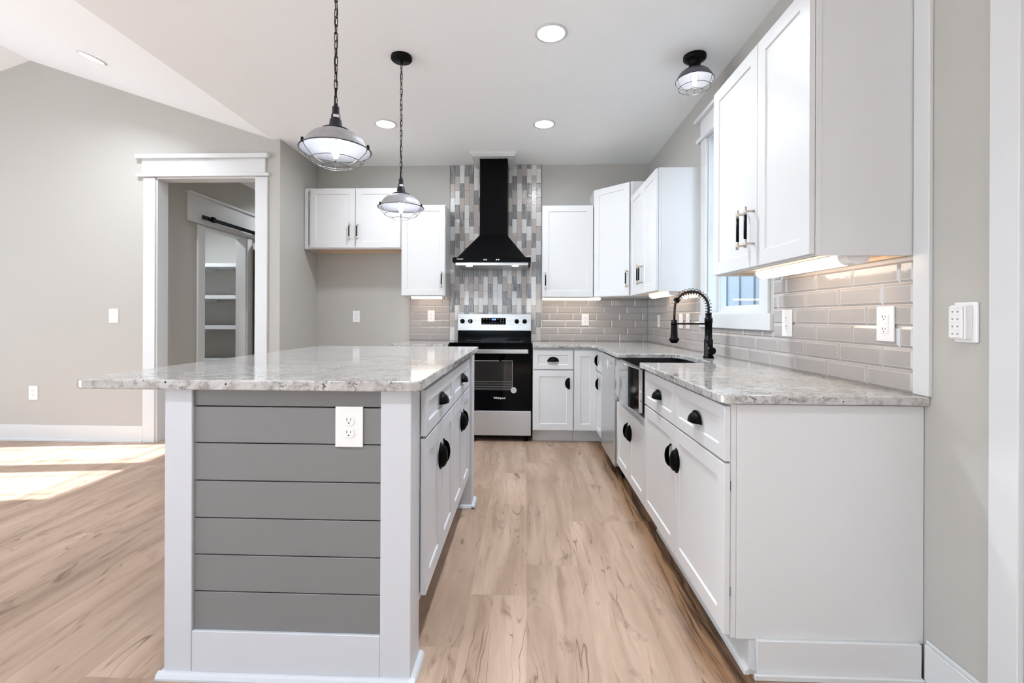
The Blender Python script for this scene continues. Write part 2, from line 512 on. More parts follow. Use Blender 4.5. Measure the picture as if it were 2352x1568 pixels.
def thing(name, label, cat, loc=(0, 0, 0), rz=0.0, group=None):
    o = bpy.data.objects.new(name, None)
    o.empty_display_size = 0.05
    COL.objects.link(o)
    o.location = loc; o.rotation_euler = (0, 0, rz)
    return tag(o, label, cat, group)

def struct(o):
    o['kind'] = 'structure'; return o

def sempty(name, loc=(0, 0, 0), rz=0.0):
    o = bpy.data.objects.new(name, None); COL.objects.link(o)
    o.location = loc; o.rotation_euler = (0, 0, rz); o['kind'] = 'structure'
    return o

def text_mesh(name, body, size, mat, parent, M, extrude=0.0006, bold=0.0, align='CENTER'):
    cu = bpy.data.curves.new(name, 'FONT')
    cu.body = body; cu.size = size; cu.extrude = extrude; cu.align_x = align; cu.align_y = 'CENTER'
    cu.offset = bold; cu.resolution_u = 3
    tmp = bpy.data.objects.new('tmp_text', cu); COL.objects.link(tmp)
    dg = bpy.context.evaluated_depsgraph_get(); dg.update()
    me = bpy.data.meshes.new_from_object(tmp.evaluated_get(dg))
    bpy.data.objects.remove(tmp, do_unlink=True)
    me.transform(M); me.materials.clear(); me.materials.append(mat)
    ob = bpy.data.objects.new(name, me); COL.objects.link(ob); ob.parent = parent
    return ob

RX90 = Matrix.Rotation(PI / 2, 4, 'X')      # text lying in XY -> standing in XZ, facing -Y

# ------------------------------------------------------------------ room shell
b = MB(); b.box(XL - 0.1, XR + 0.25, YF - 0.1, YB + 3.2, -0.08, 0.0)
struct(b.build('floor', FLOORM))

# ceiling over kitchen + vault over the living room
b = MB()
b.box(XV, XR + 0.12, YF, YB + 0.12, ZC, ZC + 0.1)
b.prism([(XV, ZC), (XV, ZC + 0.1), (XRG, ZRG + 0.1), (XRG, ZRG)], YF, YD, 'Y')
b.prism([(XRG, ZRG), (XRG, ZRG + 0.1), (XL, ZC + 0.1), (XL, ZC)], YF, YD, 'Y')
struct(b.build('ceiling', CEILP))
b = MB(); b.box(-3.52, XA - 0.12, YD + 0.12, 7.6, 2.73, 2.83); b.box(-5.3, -3.52, YD + 0.12, 7.6, 2.73, 2.83)
struct(b.build('ceiling', CEILP))

def wall_with_holes(name, plane, fixed0, fixed1, a0, a1, z0, z1, holes, mat=WALLP):
    """plane 'X': spans along Y between a0,a1; plane 'Y': spans along X. holes: (a0,a1,z0,z1)"""
    b = MB()
    def bx(p0, p1, q0, q1):
        if p1 - p0 < 1e-5 or q1 - q0 < 1e-5: return
        if plane == 'X': b.box(fixed0, fixed1, p0, p1, q0, q1)
        else: b.box(p0, p1, fixed0, fixed1, q0, q1)
    cur = a0
    for h in sorted(holes):
        bx(cur, h[0], z0, z1); bx(h[0], h[1], z0, h[2]); bx(h[0], h[1], h[3], z1); cur = h[1]
    bx(cur, a1, z0, z1)
    return struct(b.build(name, mat))

WY0, WY1, WZ0, WZ1 = 2.557, 3.305, 1.172, 2.405           # kitchen window opening in the right wall
DRY0, DRY1 = 0.36, 1.224                                  # door opening in the right wall
wall_with_holes('wall_right', 'X', XR, XR + 0.12, YF, YB, 0, ZC, [(WY0, WY1, WZ0, WZ1), (DRY0, DRY1, 0, 2.06)])
b = MB(); b.box(XA - 0.12, XR + 0.12, YB, YB + 0.12, 0, ZC); struct(b.build('wall_back', WALLP))
b = MB(); b.box(XA - 0.12, XA, YD + 0.1201, YB, 0, ZC); struct(b.build('wall_alcove', WALLP))
# gable wall with the cased opening
OX0, OX1, OZ = -3.362, -2.440, 2.402
b = MB()
for (p0, p1) in ((XL, OX0), (OX1, XA)):
    b.box(p0, p1, YD, YD + 0.12, 0, OZ)
b.prism([(XL, OZ), (XA, OZ), (XA, ZC), (XV, ZC), (XRG, ZRG), (XL, ZC)], YD, YD + 0.12, 'Y')
struct(b.build('wall_opening', WALLP))
LW = [(2.28, 2.93, 0.55, 2.12), (3.02, 3.66, 0.55, 2.12), (-3.2, -1.2, 0.08, 2.4), (-0.9, 0.9, 0.08, 2.2)]  # twin pair follows the sun patches, wide pair added for daylight
b = MB(); b.box(XA - 0.12, XA, YB + 0.1205, 7.7, 0, 2.83); struct(b.build('wall_hall_right', WALLP))
wall_with_holes('wall_left', 'X', XL - 0.12, XL, YF, YD + 0.12, 0, ZC, LW)
b = MB(); b.box(XR, XR + 0.12, YF - 0.1, YF, 0, ZC)
b = MB()
RW = [(-5.6, -4.1, 0.9, 2.1), (-1.6, -0.1, 0.9, 2.1)]  # unseen rear windows, added to let more daylight in
wall_with_holes('wall_rear', 'Y', YF - 0.12, YF, XL - 0.12, XR + 0.12, 0, ZC, RW)
b = MB(); b.prism([(XL, ZC), (XV, ZC), (XRG, ZRG)], YF - 0.12, YF, 'Y'); struct(b.build('wall_rear_gable', WALLP))

# windows of the living room, the sun-patch pair and the added ones (only their light reaches the picture)
k = 2
def living_window(axis, h):
    global k
    e = sempty('window_%d' % k); k += 1
    a0, a1, z0, z1 = h
    f = MB(); g = MB()
    w = 0.045
    def bx(mb, p0, p1, q0, q1, d0, d1):
        if axis == 'X': mb.box(XL - 0.12 + d0, XL - 0.12 + d1, p0, p1, q0, q1)
        else: mb.box(p0, p1, YF - 0.12 + d0, YF - 0.12 + d1, q0, q1)
    bx(f, a0, a0 + w, z0, z1, 0.03, 0.09); bx(f, a1 - w, a1, z0, z1, 0.03, 0.09)
    bx(f, a0 + w, a1 - w, z0, z0 + w, 0.03, 0.09); bx(f, a0 + w, a1 - w, z1 - w, z1, 0.03, 0.09)
    if a1 - a0 < 1:
        bx(f, a0 + w + 0.09, a0 + w + 0.10, z0 + w, z1 - w, 0.05, 0.06)
        bx(f, a1 - w - 0.10, a1 - w - 0.09, z0 + w, z1 - w, 0.05, 0.06)
        bx(f, a0 + w, a1 - w, z1 - w - 0.11, z1 - w - 0.10, 0.05, 0.06)
    else:
        bx(f, (a0 + a1) / 2 - 0.03, (a0 + a1) / 2 + 0.03, z0 + w, z1 - w, 0.03, 0.09)
    f.build('window_frame', TRIMP, e)
for h in LW: living_window('X', h)
for h in RW: living_window('Y', h)

# hall and pantry beyond the opening
XH = -3.40
HY0, HY1, HZ = 4.806, 5.556, 2.095
b = MB()
b.box(XH - 0.12, XH, YD + 0.1205, HY0, 0, 2.73); b.box(XH - 0.12, XH, HY1, 7.6, 0, 2.73); b.box(XH - 0.12, XH, HY0, HY1, HZ, 2.73)
struct(b.build('wall_hall', WALLP))
b = MB(); b.box(XH, XA - 0.12, 7.6, 7.7, 0, 2.73); struct(b.build('wall_hall_end', WALLP))
b = MB(); b.box(-5.3, XH - 0.12, 6.35, 6.45, 0, 2.73); struct(b.build('wall_pantry_back', WALLP))
b = MB(); b.box(-5.4, -5.3, YD + 0.1205, 6.45, 0, 2.73); struct(b.build('wall_pantry_side', WALLP))

def box_trim(name, boxes, mat=TRIMP, parent=None, bevel=0.002):
    if parent is not None:
        for x in boxes: MB().box(*x).build(name, mat, parent, bevel=bevel)
        return
    b = MB()
    for x in boxes: b.box(*x)
    return struct(b.build(name, mat, None, bevel=bevel))

# baseboards
box_trim('baseboard_opening', [(XL, -3.477, YD - 0.014, YD, 0.0, 0.147), (XL, -3.477, YD - 0.026, YD - 0.014, 0.0, 0.02)])
box_trim('baseboard_right', [(XR - 0.014, XR, 1.309, 1.512, 0.0, 0.128), (XR - 0.009, XR, 1.309, 1.512, 0.128, 0.140)])
box_trim('baseboard_alcove', [(XA, XA + 0.014, YD, YB - 0.001, 0.0, 0.14), (-2.33, XA, YD - 0.014, YD, 0, 0.14)])
box_trim('baseboard_back', [(XA + 0.014, -1.25, YB - 0.014, YB, 0.0, 0.14)])

# cased opening in the gable wall
e = sempty('door_1')
d0, d1 = YD - 0.018, YD
box_trim('casing', [(-3.476, -3.366, d0, d1, 0, 2.402), (-2.436, -2.330, d0, d1, 0, 2.402)], parent=e)
box_trim('jamb', [(-3.366, -3.352, YD - 0.004, YD + 0.124, 0, 2.392), (-2.450, -2.436, YD - 0.004, YD + 0.124, 0, 2.392), (-3.366, -2.436, YD - 0.004, YD + 0.124, 2.392, 2.406)], parent=e)
box_trim('header', [(-3.488, -2.348, YD - 0.022, d1, 2.434, 2.566)], parent=e)
box_trim('header_cap', [(-3.528, -2.312, YD - 0.055, d1, 2.566, 2.604), (-3.528, -2.312, YD - 0.04, d1, 2.406, 2.434)], parent=e)

# pantry opening casing, header board
e = sempty('door_2')
box_trim('casing', [(XH, XH + 0.018, HY0 - 0.105, HY0, 0, HZ), (XH, XH + 0.018, HY1, HY1 + 0.105, 0, HZ)], parent=e)
box_trim('jamb', [(XH - 0.124, XH + 0.001, HY0, HY0 + 0.012, 0, HZ - 0.012), (XH - 0.124, XH + 0.001, HY1 - 0.012, HY1, 0, HZ - 0.012), (XH - 0.124, XH + 0.001, HY0, HY1, HZ - 0.012, HZ)], parent=e)
box_trim('header', [(XH, XH + 0.022, 4.56, 6.6, 2.107, 2.385)], parent=e)
box_trim('header_cap', [(XH, XH + 0.045, 4.535, 6.6, 2.385, 2.409)], parent=e)
# barn door and its rail
t = thing('barn_door', 'dark stained wooden sliding barn door hanging beside the pantry opening', 'door', (XH + 0.07, 6.1, 0.0))
b = MB(); b.box(-0.02, 0.02, -0.44, 0.44, 0.012, 2.06); b.build('door_panel', WOODD, t, bevel=0.003)
for z in (0.12, 1.03, 1.95): MB().box(0.0202, 0.034, -0.32, 0.32, z - 0.06, z + 0.06).build('cross_board', WOODD, t, bevel=0.002)
for y in (-0.38, 0.38): MB().box(0.0202, 0.034, y - 0.0595, y + 0.0595, 0.012, 2.06).build('stile', WOODD, t, bevel=0.002)
for y in (-0.33, 0.33):
    b = MB()
    b.box(0.034, 0.040, y - 0.02, y + 0.02, 1.80, 2.20)
    b.cyl((0.010, y, 2.235), (0.034, y, 2.235), 0.045, n=20)
    b.cyl((0.034, y, 1.86), (0.048, y, 1.86), 0.012, n=10)
    b.build('roller_hanger', BLKM, t)
b = MB()
for z in (0.98, 1.14): b.cyl((0.03, -0.40, z), (0.07, -0.40, z), 0.009, n=10)
b.cyl((0.07, -0.40, 0.94), (0.07, -0.40, 1.18), 0.010, n=10)
b.build('pull_handle', BLKM, t)
t = thing('barn_door_rail', 'black steel sliding door rail bolted on the white header board', 'rail', (XH + 0.022, 4.70, 2.17))
b = MB(); b.box(0.035, 0.045, 0.0, 1.86, -0.02, 0.02); b.build('rail', BLKM, t, bevel=0.002)
for y in (0.1, 0.7, 1.3, 1.8): MB().cyl((0.0005, y, 0), (0.052, y, 0), 0.013, n=12).build('standoff', BLKM, t)
b = MB(); b.box(0.030, 0.058, 0.14, 0.19, -0.026, 0.030); b.build('end_stop', BLKM, t, bevel=0.003)

# pantry shelves
for i, (z, dp) in enumerate(((1.825, 0.34), (1.405, 0.34), (1.005, 0.34), (0.56, 0.34))):
    nm = ['topmost white pantry shelf under the ceiling', 'second white pantry shelf from the top', 'third white pantry shelf from the top', 'lowest visible white pantry shelf near the floor'][i]
    b = MB(); b.box(-5.29, XH - 0.13, 6.34 - dp, 6.34, z - 0.028, z + 0.022)
    o = b.build('pantry_shelf', TRIMP, bevel=0.002)
    tag(o, nm + ' seen through the doorway', 'shelf', 'pantry shelves')
    for x in (-5.0, -4.3, -3.7): MB().box(x - 0.012, x + 0.012, 6.34 - dp + 0.05, 6.339, z - 0.07, z - 0.029).build('cleat', TRIMP, o)

# kitchen window
e = sempty('window_1')
yc0, yc1 = 2.466, 3.398
box_trim('casing', [(XR - 0.018, XR, yc0, WY0 - 0.004, WZ0, WZ1), (XR - 0.018, XR, WY1 + 0.004, yc1, WZ0, WZ1)], parent=e)
box_trim('header', [(XR - 0.022, XR, yc0, yc1, 2.434, 2.553)], parent=e)
box_trim('header_cap', [(XR - 0.05, XR, 2.425, 3.455, 2.553, 2.578), (XR - 0.036, XR, 2.43, 3.447, WZ1, 2.434)], parent=e)
box_trim('apron', [(XR - 0.024, XR, 2.431, 3.412, 1.083, WZ0)], parent=e)
box_trim('jamb', [(XR, XR + 0.12, WY0, WY0 + 0.012, WZ0, WZ1), (XR, XR + 0.12, WY1 - 0.012, WY1, WZ0, WZ1), (XR, XR + 0.12, WY0 + 0.012, WY1 - 0.012, WZ1 - 0.012, WZ1), (XR, XR + 0.12, WY0 + 0.012, WY1 - 0.012, WZ0, WZ0 + 0.012)], parent=e)
sy0, sy1, sz0, sz1 = WY0 + 0.012, WY1 - 0.012, WZ0 + 0.012, WZ1 - 0.012
zm = 1.80
b = MB()
fx0, fx1 = XR + 0.065, XR + 0.105
for (q0, q1, dx) in ((sz0, zm + 0.02, 0.0), (zm - 0.02, sz1, 0.012)):
    w = 0.042
    b.box(fx0 + dx, fx1 + dx - 0.012, sy0, sy0 + w, q0, q1); b.box(fx0 + dx, fx1 + dx - 0.012, sy1 - w, sy1, q0, q1)
    b.box(fx0 + dx, fx1 + dx - 0.012, sy0 + w, sy1 - w, q0, q0 + w); b.box(fx0 + dx, fx1 + dx - 0.012, sy0 + w, sy1 - w, q1 - w, q1)
b.build('window_frame', TRIMP, e, bevel=0.003)
b = MB(); b.box(XR + 0.078, XR + 0.083, sy0 + 0.04, sy1 - 0.04, sz0 + 0.04, sz1 - 0.04)
b.build('glass', GLASS, e)

# neighbouring house wall outside the kitchen window, ground outside
b = MB()
b.box(3.6, 3.7, -2.0, 30.0, -0.4, 6.4)
for i in range(64): b.box(3.575, 3.6, -2.0 + i * 0.5, -1.95 + i * 0.5, -0.4, 6.4)
tag(b.build('neighbour_house_wall', SIDING), 'pale blue board siding outside the window above the sink', 'house wall')
for (pa, pb) in (((XL - 0.45, 2.80), (-2.8, 5.0)), ((-2.8, 5.0), (XR + 0.55, 2.86))):  # unseen roof slabs added to keep the sun off the siding
    b = MB(); b.prism([pa, pb, (pb[0], pb[1] + 0.12), (pa[0], pa[1] + 0.12)], YF - 0.5, 8.2, 'Y'); struct(b.build('sun_block_roof', PALE_GROUND))
b = MB(); b.box(-40, 40, -40, 40, -0.45, -0.4); struct(b.build('floor_outdoor_ground', PALE_GROUND))

# door in the right wall close to the camera
e = sempty('door_3')
box_trim('casing', [(XR - 0.018, XR, DRY1 + 0.006, 1.307, 0, 2.066), (XR - 0.018, XR, DRY0 - 0.083, DRY0 - 0.006, 0, 2.066), (XR - 0.020, XR, DRY0 - 0.083, 1.307, 2.066, 2.19)], parent=e)
box_trim('jamb', [(XR - 0.002, XR + 0.12, DRY1 - 0.012, DRY1 + 0.0, 0, 2.05), (XR - 0.002, XR + 0.12, DRY0, DRY0 + 0.012, 0, 2.05), (XR - 0.002, XR + 0.12, DRY0, DRY1, 2.05, 2.06)], parent=e)
b = MB()
Mx = [(DRY0 + 0.014, DRY1 - 0.014, 0.01, 2.046)]
b.box(XR + 0.05, XR + 0.085, DRY0 + 0.014, DRY1 - 0.014, 0.01, 2.046)
dp_ = b.build('door_panel', TRIMP, e, bevel=0.002)
b = MB(); b.cyl((XR + 0.05, 1.14, 0.98), (XR + 0.0, 1.14, 0.98), 0.011, n=12); b.lathe([(0.0, -0.03), (0.02, -0.027), (0.027, -0.012), (0.02, 0.0), (0.0, 0.003)], (XR + 0.0, 1.14, 0.98), 16, 'X')
b.build('door_knob', BLKM, e)

# trim strip closing the tiled backsplash on the right wall
box_trim('trim_1', [(XR - 0.014, XR, 1.500, 1.560, ZK + 0.001, ZC - 0.002)])

# ------------------------------------------------------------------ handles
def bar_pull(door, x, z, yf, L=0.165, vertical=True):
    b = MB()
    yb = yf - 0.036
    r = 0.0062
    h = L / 2
    b.cur = 0
    b.cyl((x, yb, z + h * 0.60), (x, yb, z + h), r, n=12); b.cyl((x, yb, z - h), (x, yb, z - h * 0.60), r, n=12)
    for s in (-1, 1): b.cyl((x, yf + 0.001, z + s * h * 0.80), (x, yb, z + s * h * 0.80), 0.0045, n=10)
    b.cur = 1
    b.cyl((x, yb, z - h * 0.60), (x, yb, z + h * 0.60), r * 0.98, n=12)
    o = b.build('bar_handle', [NICK, BLKM], door)
    return o

def cup_pull(door, x, z, yf, opening='D', a=0.046, h=0.036, d=0.027):
    """quarter ellipsoid cup; opening: D down, L toward -x, R toward +x"""
    b = MB(); b.smooth = True
    nu, nv = 20, 8
    vs = []
    def tr(px, py, pz):
        if opening == 'D': return (x + px, yf + py, z - h / 2 + pz)
        if opening == 'R': return (x + h / 2 - pz, yf + py, z + px)
        return (x - h / 2 + pz, yf + py, z - px)
    for j in range(nv + 1):
        v = PI / 2 * j / nv
        for i in range(nu + 1):
            u = PI * i / nu
            vs.append(tr(a * math.cos(u), -d * math.sin(u) ** 0.8 * math.sin(v) - 0.001, h * math.sin(u) ** 0.8 * math.cos(v) if 0 else h * math.sin(u) * math.cos(v)))
    fs = []
    for j in range(nv):
        for i in range(nu):
            fs.append((j*(nu+1)+i, j*(nu+1)+i+1, (j+1)*(nu+1)+i+1, (j+1)*(nu+1)+i))
    b._add(vs, fs)
    # thin flange against the door
    pts = [tr((a + 0.004) * math.cos(PI*i/nu), 0, (h + 0.004) * math.sin(PI*i/nu)) for i in range(nu + 1)]
    pts = [(p[0], yf - 0.0016, p[2]) for p in pts]
    b.tube(pts, 0.0022, 6)
    o = b.build('cup_pull', BRNZ, door, solid=0.0025)
    return o

def handle_for(door, spec, yf):
    if spec is None: return
    kind = spec[0]
    if kind == 'bar': bar_pull(door, spec[1], spec[2], yf)
    else: cup_pull(door, spec[1], spec[2], yf, spec[3])

# ------------------------------------------------------------------ upper cabinets
def upper_cabinet(label, loc, rz, W, D, z0, z1, doors, mat=CABP, lip=0.017, side_fill=None):
    """local frame: x right along the face, y into the wall, face frame at y=0, doors in front"""
    t = thing('upper_cabinet', label, 'cabinet', loc, rz, 'white shaker wall cabinets')
    b = MB()
    b.box(0.002, W - 0.002, 0.019, D, z0 + lip, z1)
    b.box(0.002, 0.018, 0.019, D, z0, z0 + lip); b.box(W - 0.018, W - 0.002, 0.019, D, z0, z0 + lip)
    b.build('carcass', mat, t, bevel=0.0008)
    b = MB()
    b.box(0, 0.036, 0, 0.019, z0, z1); b.box(W - 0.036, W, 0, 0.019, z0, z1)
    b.box(0.036, W - 0.036, 0, 0.019, z0, z0 + 0.036); b.box(0.036, W - 0.036, 0, 0.019, z1 - 0.036, z1)
    b.build('face_frame', mat, t, bevel=0.001)
    b = MB()
    b.box(0.0185, W - 0.0185, 0.0195, D - 0.002, z0 + lip - 0.004, z0 + lip - 0.0005)
    b.box(0.0185, W - 0.0185, D - 0.014, D - 0.0025, z0 + 0.001, z0 + lip - 0.004)
    b.build('underside_panel', WOODL, t)
    for (x0, x1, q0, q1, hs) in doors:
        d = MB().shaker(x0, x1, q0, q1, -0.021).build('door', mat, t, bevel=0.0012)
        handle_for(d, hs, -0.021)
    return t

RN = -PI / 2       # facing -X
UD = 0.302         # carcass depth incl. frame
# cabinet over the refrigerator space
F = YB - UD - 0.001
upper_cabinet('wide low two-door cabinet above the empty refrigerator alcove', (-2.217, F, 0), 0, 0.976, UD, 1.822, 2.425,
              [(0.066, 0.5175, 1.832, 2.418, ('bar', 0.470, 1.99)), (0.5225, 0.971, 1.832, 2.418, ('bar', 0.548, 1.99))])
upper_cabinet('single-door cabinet left of the black range hood', (-1.239, F, 0), 0, 0.443, UD, 1.352, 2.255,
              [(0.006, 0.437, 1.362, 2.249, ('bar', 0.408, 1.515))])
upper_cabinet('single-door cabinet right of the black range hood', (0.153, F, 0), 0, 0.4985, UD, 1.345, 2.243,
              [(0.004, 0.493, 1.350, 2.238, ('bar', 0.032, 1.505))])
# taller diagonal corner cabinet
t = thing('upper_cabinet', 'taller diagonal one-door cabinet filling the back right corner', 'cabinet', (0.655, YB - 0.001, 0), 0, 'white shaker wall cabinets')
XE = XR - 0.001 - 0.655
b = MB(); b.prism([(0.0, 0.0), (0.0, -0.304), (0.304, -0.608), (XE, -0.608), (XE, 0.0)], 1.345, 2.388, 'Z')
b.build('carcass', CABP, t, bevel=0.001)
Ld = math.hypot(0.304, 0.304)
Mdiag = Matrix.Translation((0.0, -0.304, 0)) @ Matrix.Rotation(-PI / 4, 4, 'Z')
def diag(o):
    o.data.transform(Mdiag); return o
d = diag(MB().shaker(0.018, Ld - 0.018, 1.350, 2.382, -0.021).build('door', CABP, t, bevel=0.0012))
b = MB(); 
o = bar_pull(d, Ld - 0.032, 1.505, -0.021); diag(o)
# two-door cabinet on the right wall left of the window
XUF = XR - UD - 0.001
upper_cabinet('two-door cabinet on the right wall between corner and window', (XUF, 4.270, 0), RN, 0.835, UD, 1.342, 2.241,
              [(0.004, 0.432, 1.347, 2.236, ('bar', 0.404, 1.50)), (0.436, 0.831, 1.347, 2.236, ('bar', 0.464, 1.50))])
# big near cabinet
upper_cabinet('nearest two-door cabinet on the right wall, cut by the top of the photo', (XUF - 0.017, 2.352, 0), RN, 0.790, UD + 0.0165, 1.352, 2.252,
              [(0.006, 0.441, 1.352 + 0.004, 2.247, ('bar', 0.352, 1.515)), (0.445, 0.829 - 0.04, 1.356, 2.247, ('bar', 0.421, 1.515))])

# ------------------------------------------------------------------ base cabinets
def base_cabinet(label, loc, rz, W, D, fronts, ztop=0.868, zb=0.115, toe=0.075, mat=CABP, name='base_cabinet', end=None, frame=True, x_l=0.0):
    t = thing(name, label, 'cabinet', loc, rz, 'white shaker base cabinets')
    b = MB()
    b.box(0.001, W - 0.001, 0.019, D, zb, ztop)
    b.build('carcass', mat, t, bevel=0.001)
    b = MB(); b.box(0.001, W - 0.001, toe, toe + 0.02, 0.0, zb - 0.001); b.build('toe_kick', mat, t)
    b = MB(); b.box(0.0, W, 0.0, 0.0185, zb, ztop)
    b.build('face_frame', mat, t, bevel=0.001)
    for (kind, x0, x1, q0, q1, hs) in fronts:
        fr = 0.057 if kind == 'door' else 0.045
        d = MB().shaker(x0, x1, q0, q1, -0.021, fr=fr).build(kind, mat, t, bevel=0.0012)
        for h in (hs if isinstance(hs, list) else [hs]): handle_for(d, h, -0.021)
    return t

FB = 4.275 + 0.021          # face plane of back-wall bases
# between range and corner
base_cabinet('drawer-over-door base cabinet right of the range', (0.061, FB, 0), 0, 0.372, YB - FB - 0.001,
             [('drawer', 0.004, 0.366, 0.675, 0.850, ('cup', 0.185, 0.764, 'D')), ('door', 0.004, 0.366, 0.120, 0.665, ('cup', 0.318, 0.548, 'R'))])
# corner cabinet: L shaped, narrow door on the back leg, drawer + door on the right leg
FR = 0.6395 + 0.021         # face plane of right-wall bases
t = thing('base_cabinet', 'L-shaped corner base cabinet with tall narrow door', 'cabinet', (0.434, YB - 0.001, 0), 0, 'white shaker base cabinets')
cx = FR - 0.434; cyf = FB - (YB - 0.001); cye = 3.985 - (YB - 0.001)
Lp = [(0.001, -0.001), (0.001, cyf), (cx, cyf), (cx, cye), (XR - 0.001 - 0.434, cye), (XR - 0.001 - 0.434, -0.001)]
b = MB(); b.prism(Lp, 0.115, 0.868, 'Z'); b.build('carcass', CABP, t, bevel=0.001)
b = MB(); b.box(0.001, cx + 0.09, cyf + 0.075, cyf + 0.095, 0, 0.114); b.box(cx + 0.075, cx + 0.09, cye, cyf + 0.075, 0, 0.114); b.build('toe_kick', CABP, t)
MB().shaker(0.004, cx - 0.021, 0.120, 0.850, cyf - 0.021).build('door', CABP, t, bevel=0.0012)
Mr = Matrix.Translation((cx, cyf - 0.022, 0)) @ Matrix.Rotation(RN, 4, 'Z')
for kind, q0, q1, hz in (('drawer', 0.675, 0.850, 0.764), ('door', 0.120, 0.665, 0.56)):
    d = MB().shaker(0.0, 0.262, q0, q1, -0.021, fr=0.045).build(kind, CABP, t, bevel=0.0012)
    d.data.transform(Mr)
    o = cup_pull(d, 0.05 if kind == 'drawer' else 0.10, hz, -0.021, 'R' if kind == 'door' else 'R'); o.data.transform(Mr)

# sink base
base_t = base_cabinet('two-door base cabinet under the farmhouse sink', (FR, 3.318, 0), RN, 0.766, XR - FR - 0.001,
             [('door', 0.004, 0.381, 0.126, 0.556, ('cup', 0.335, 0.435, 'R')), ('door', 0.385, 0.762, 0.126, 0.556, ('cup', 0.431, 0.435, 'L'))], ztop=0.585)
# near cabinet with the finished end panel
t = base_cabinet('nearest base cabinet on the right, two drawers over two doors', (FR, 2.550, 0), RN, 1.017, XR - FR - 0.001,
             [('drawer', 0.004, 0.512, 0.684, 0.862, ('cup', 0.262, 0.775, 'D')), ('drawer', 0.516, 1.020, 0.684, 0.862, ('cup', 0.772, 0.775, 'D')),
              ('door', 0.004, 0.512, 0.126, 0.676, ('cup', 0.455, 0.541, 'R')), ('door', 0.516, 1.020, 0.126, 0.676, ('cup', 0.556, 0.541, 'L'))], toe=0.06)
b = MB()
EX = 1.017
b.box(EX + 0.0005, EX + 0.004, 0.019, XR - FR - 0.002, 0.115, 0.868)
b.build('end_panel', CABP, t, bevel=0.0008)
b = MB(); b.box(EX + 0.0045, EX + 0.018, 0.078, XR - FR - 0.016, 0.0, 0.120); b.box(EX + 0.018, EX + 0.03, 0.066, XR - FR - 0.016, 0.0, 0.018); b.box(EX - 0.0, EX + 0.0045, 0.078, XR - FR - 0.016, 0.0, 0.1145)
b.build('end_baseboard', CABP, t, bevel=0.003)
b = MB(); b.prism([(0.044, 0.0), (0.060, 0.0), (0.060, 0.02), (0.054, 0.018), (0.047, 0.010)], 0.002, EX + 0.004, 'X')
b.build('shoe_moulding', CABP, t)
for z in (0.25, 0.59): MB().box(EX - 0.001, EX + 0.003, -0.0016, -0.0004, z, z + 0.03).build('door_bumper', DARKGAP, t)

# base cabinet left of the range
base_cabinet('base cabinet left of the range, mostly hidden behind the island', (-1.234, FB, 0), 0, 0.512, YB - FB - 0.001,
             [('drawer', 0.004, 0.506, 0.675, 0.850, ('cup', 0.255, 0.764, 'D')), ('door', 0.004, 0.506, 0.120, 0.665, ('cup', 0.455, 0.548, 'R'))])

# ------------------------------------------------------------------ countertops
def arc(cx_, cy_, r, a0, a1, n=6):
    return [(cx_ + r * math.cos(a0 + (a1 - a0) * i / n), cy_ + r * math.sin(a0 + (a1 - a0) * i / n)) for i in range(n + 1)]
XF, YE = 0.6209, 1.507
XW = XR - 0.0005; YW = YB - 0.0005
CY0, CY1, CX = 2.59, 3.215, 1.035          # sink cut-out
r = 0.035
out = [(0.0585, 4.247), (XF - 0.03, 4.247), (XF, 4.217)]
out += [(XF, CY1)] + [(XF + 0.02, CY1)] + arc(CX - 0.09, CY1 - 0.09, 0.09, PI / 2, 0, 6) + arc(CX - 0.09, CY0 + 0.09, 0.09, 0, -PI / 2, 6) + [(XF + 0.0, CY0)]
out += [(XF, YE + r)] + arc(XF + r, YE + r, r, PI, 1.5 * PI, 6)[1:] + [(XW, YE), (XW, YW), (0.0585, YW)]
b = MB(); b.prism(out, ZKB, ZK, 'Z')
tag(b.build('countertop', GRAN, bevel=0.005, seg=3, angle=0.9), 'L-shaped white granite countertop along the right wall around the sink', 'countertop', None)
b = MB(); b.prism([(-1.242, 4.247), (-0.716, 4.247), (-0.716, YW), (-1.242, YW)], ZKB, ZK, 'Z')
tag(b.build('countertop', GRAN, bevel=0.005, seg=3), 'short white granite countertop left of the range', 'countertop', None)
# island slab
IX0, IX1, IY0, IY1, IZ0, IZ1 = -1.429, -0.3226, 1.4166, 3.168, 0.9155, 0.947
r = 0.035
out = arc(IX0 + r, IY0 + r, r, PI, 1.5 * PI) + arc(IX1 - r, IY0 + r, r, 1.5 * PI, 2 * PI) + arc(IX1 - 0.012, IY1 - 0.012, 0.012, 0, PI / 2) + arc(IX0 + 0.1, IY1 - 0.1, 0.1, PI / 2, PI)
b = MB(); b.prism(out, IZ0, IZ1, 'Z')
tag(b.build('countertop', GRAN, bevel=0.005, seg=3, angle=0.9), 'large white granite island countertop overhanging on the left', 'countertop', None)

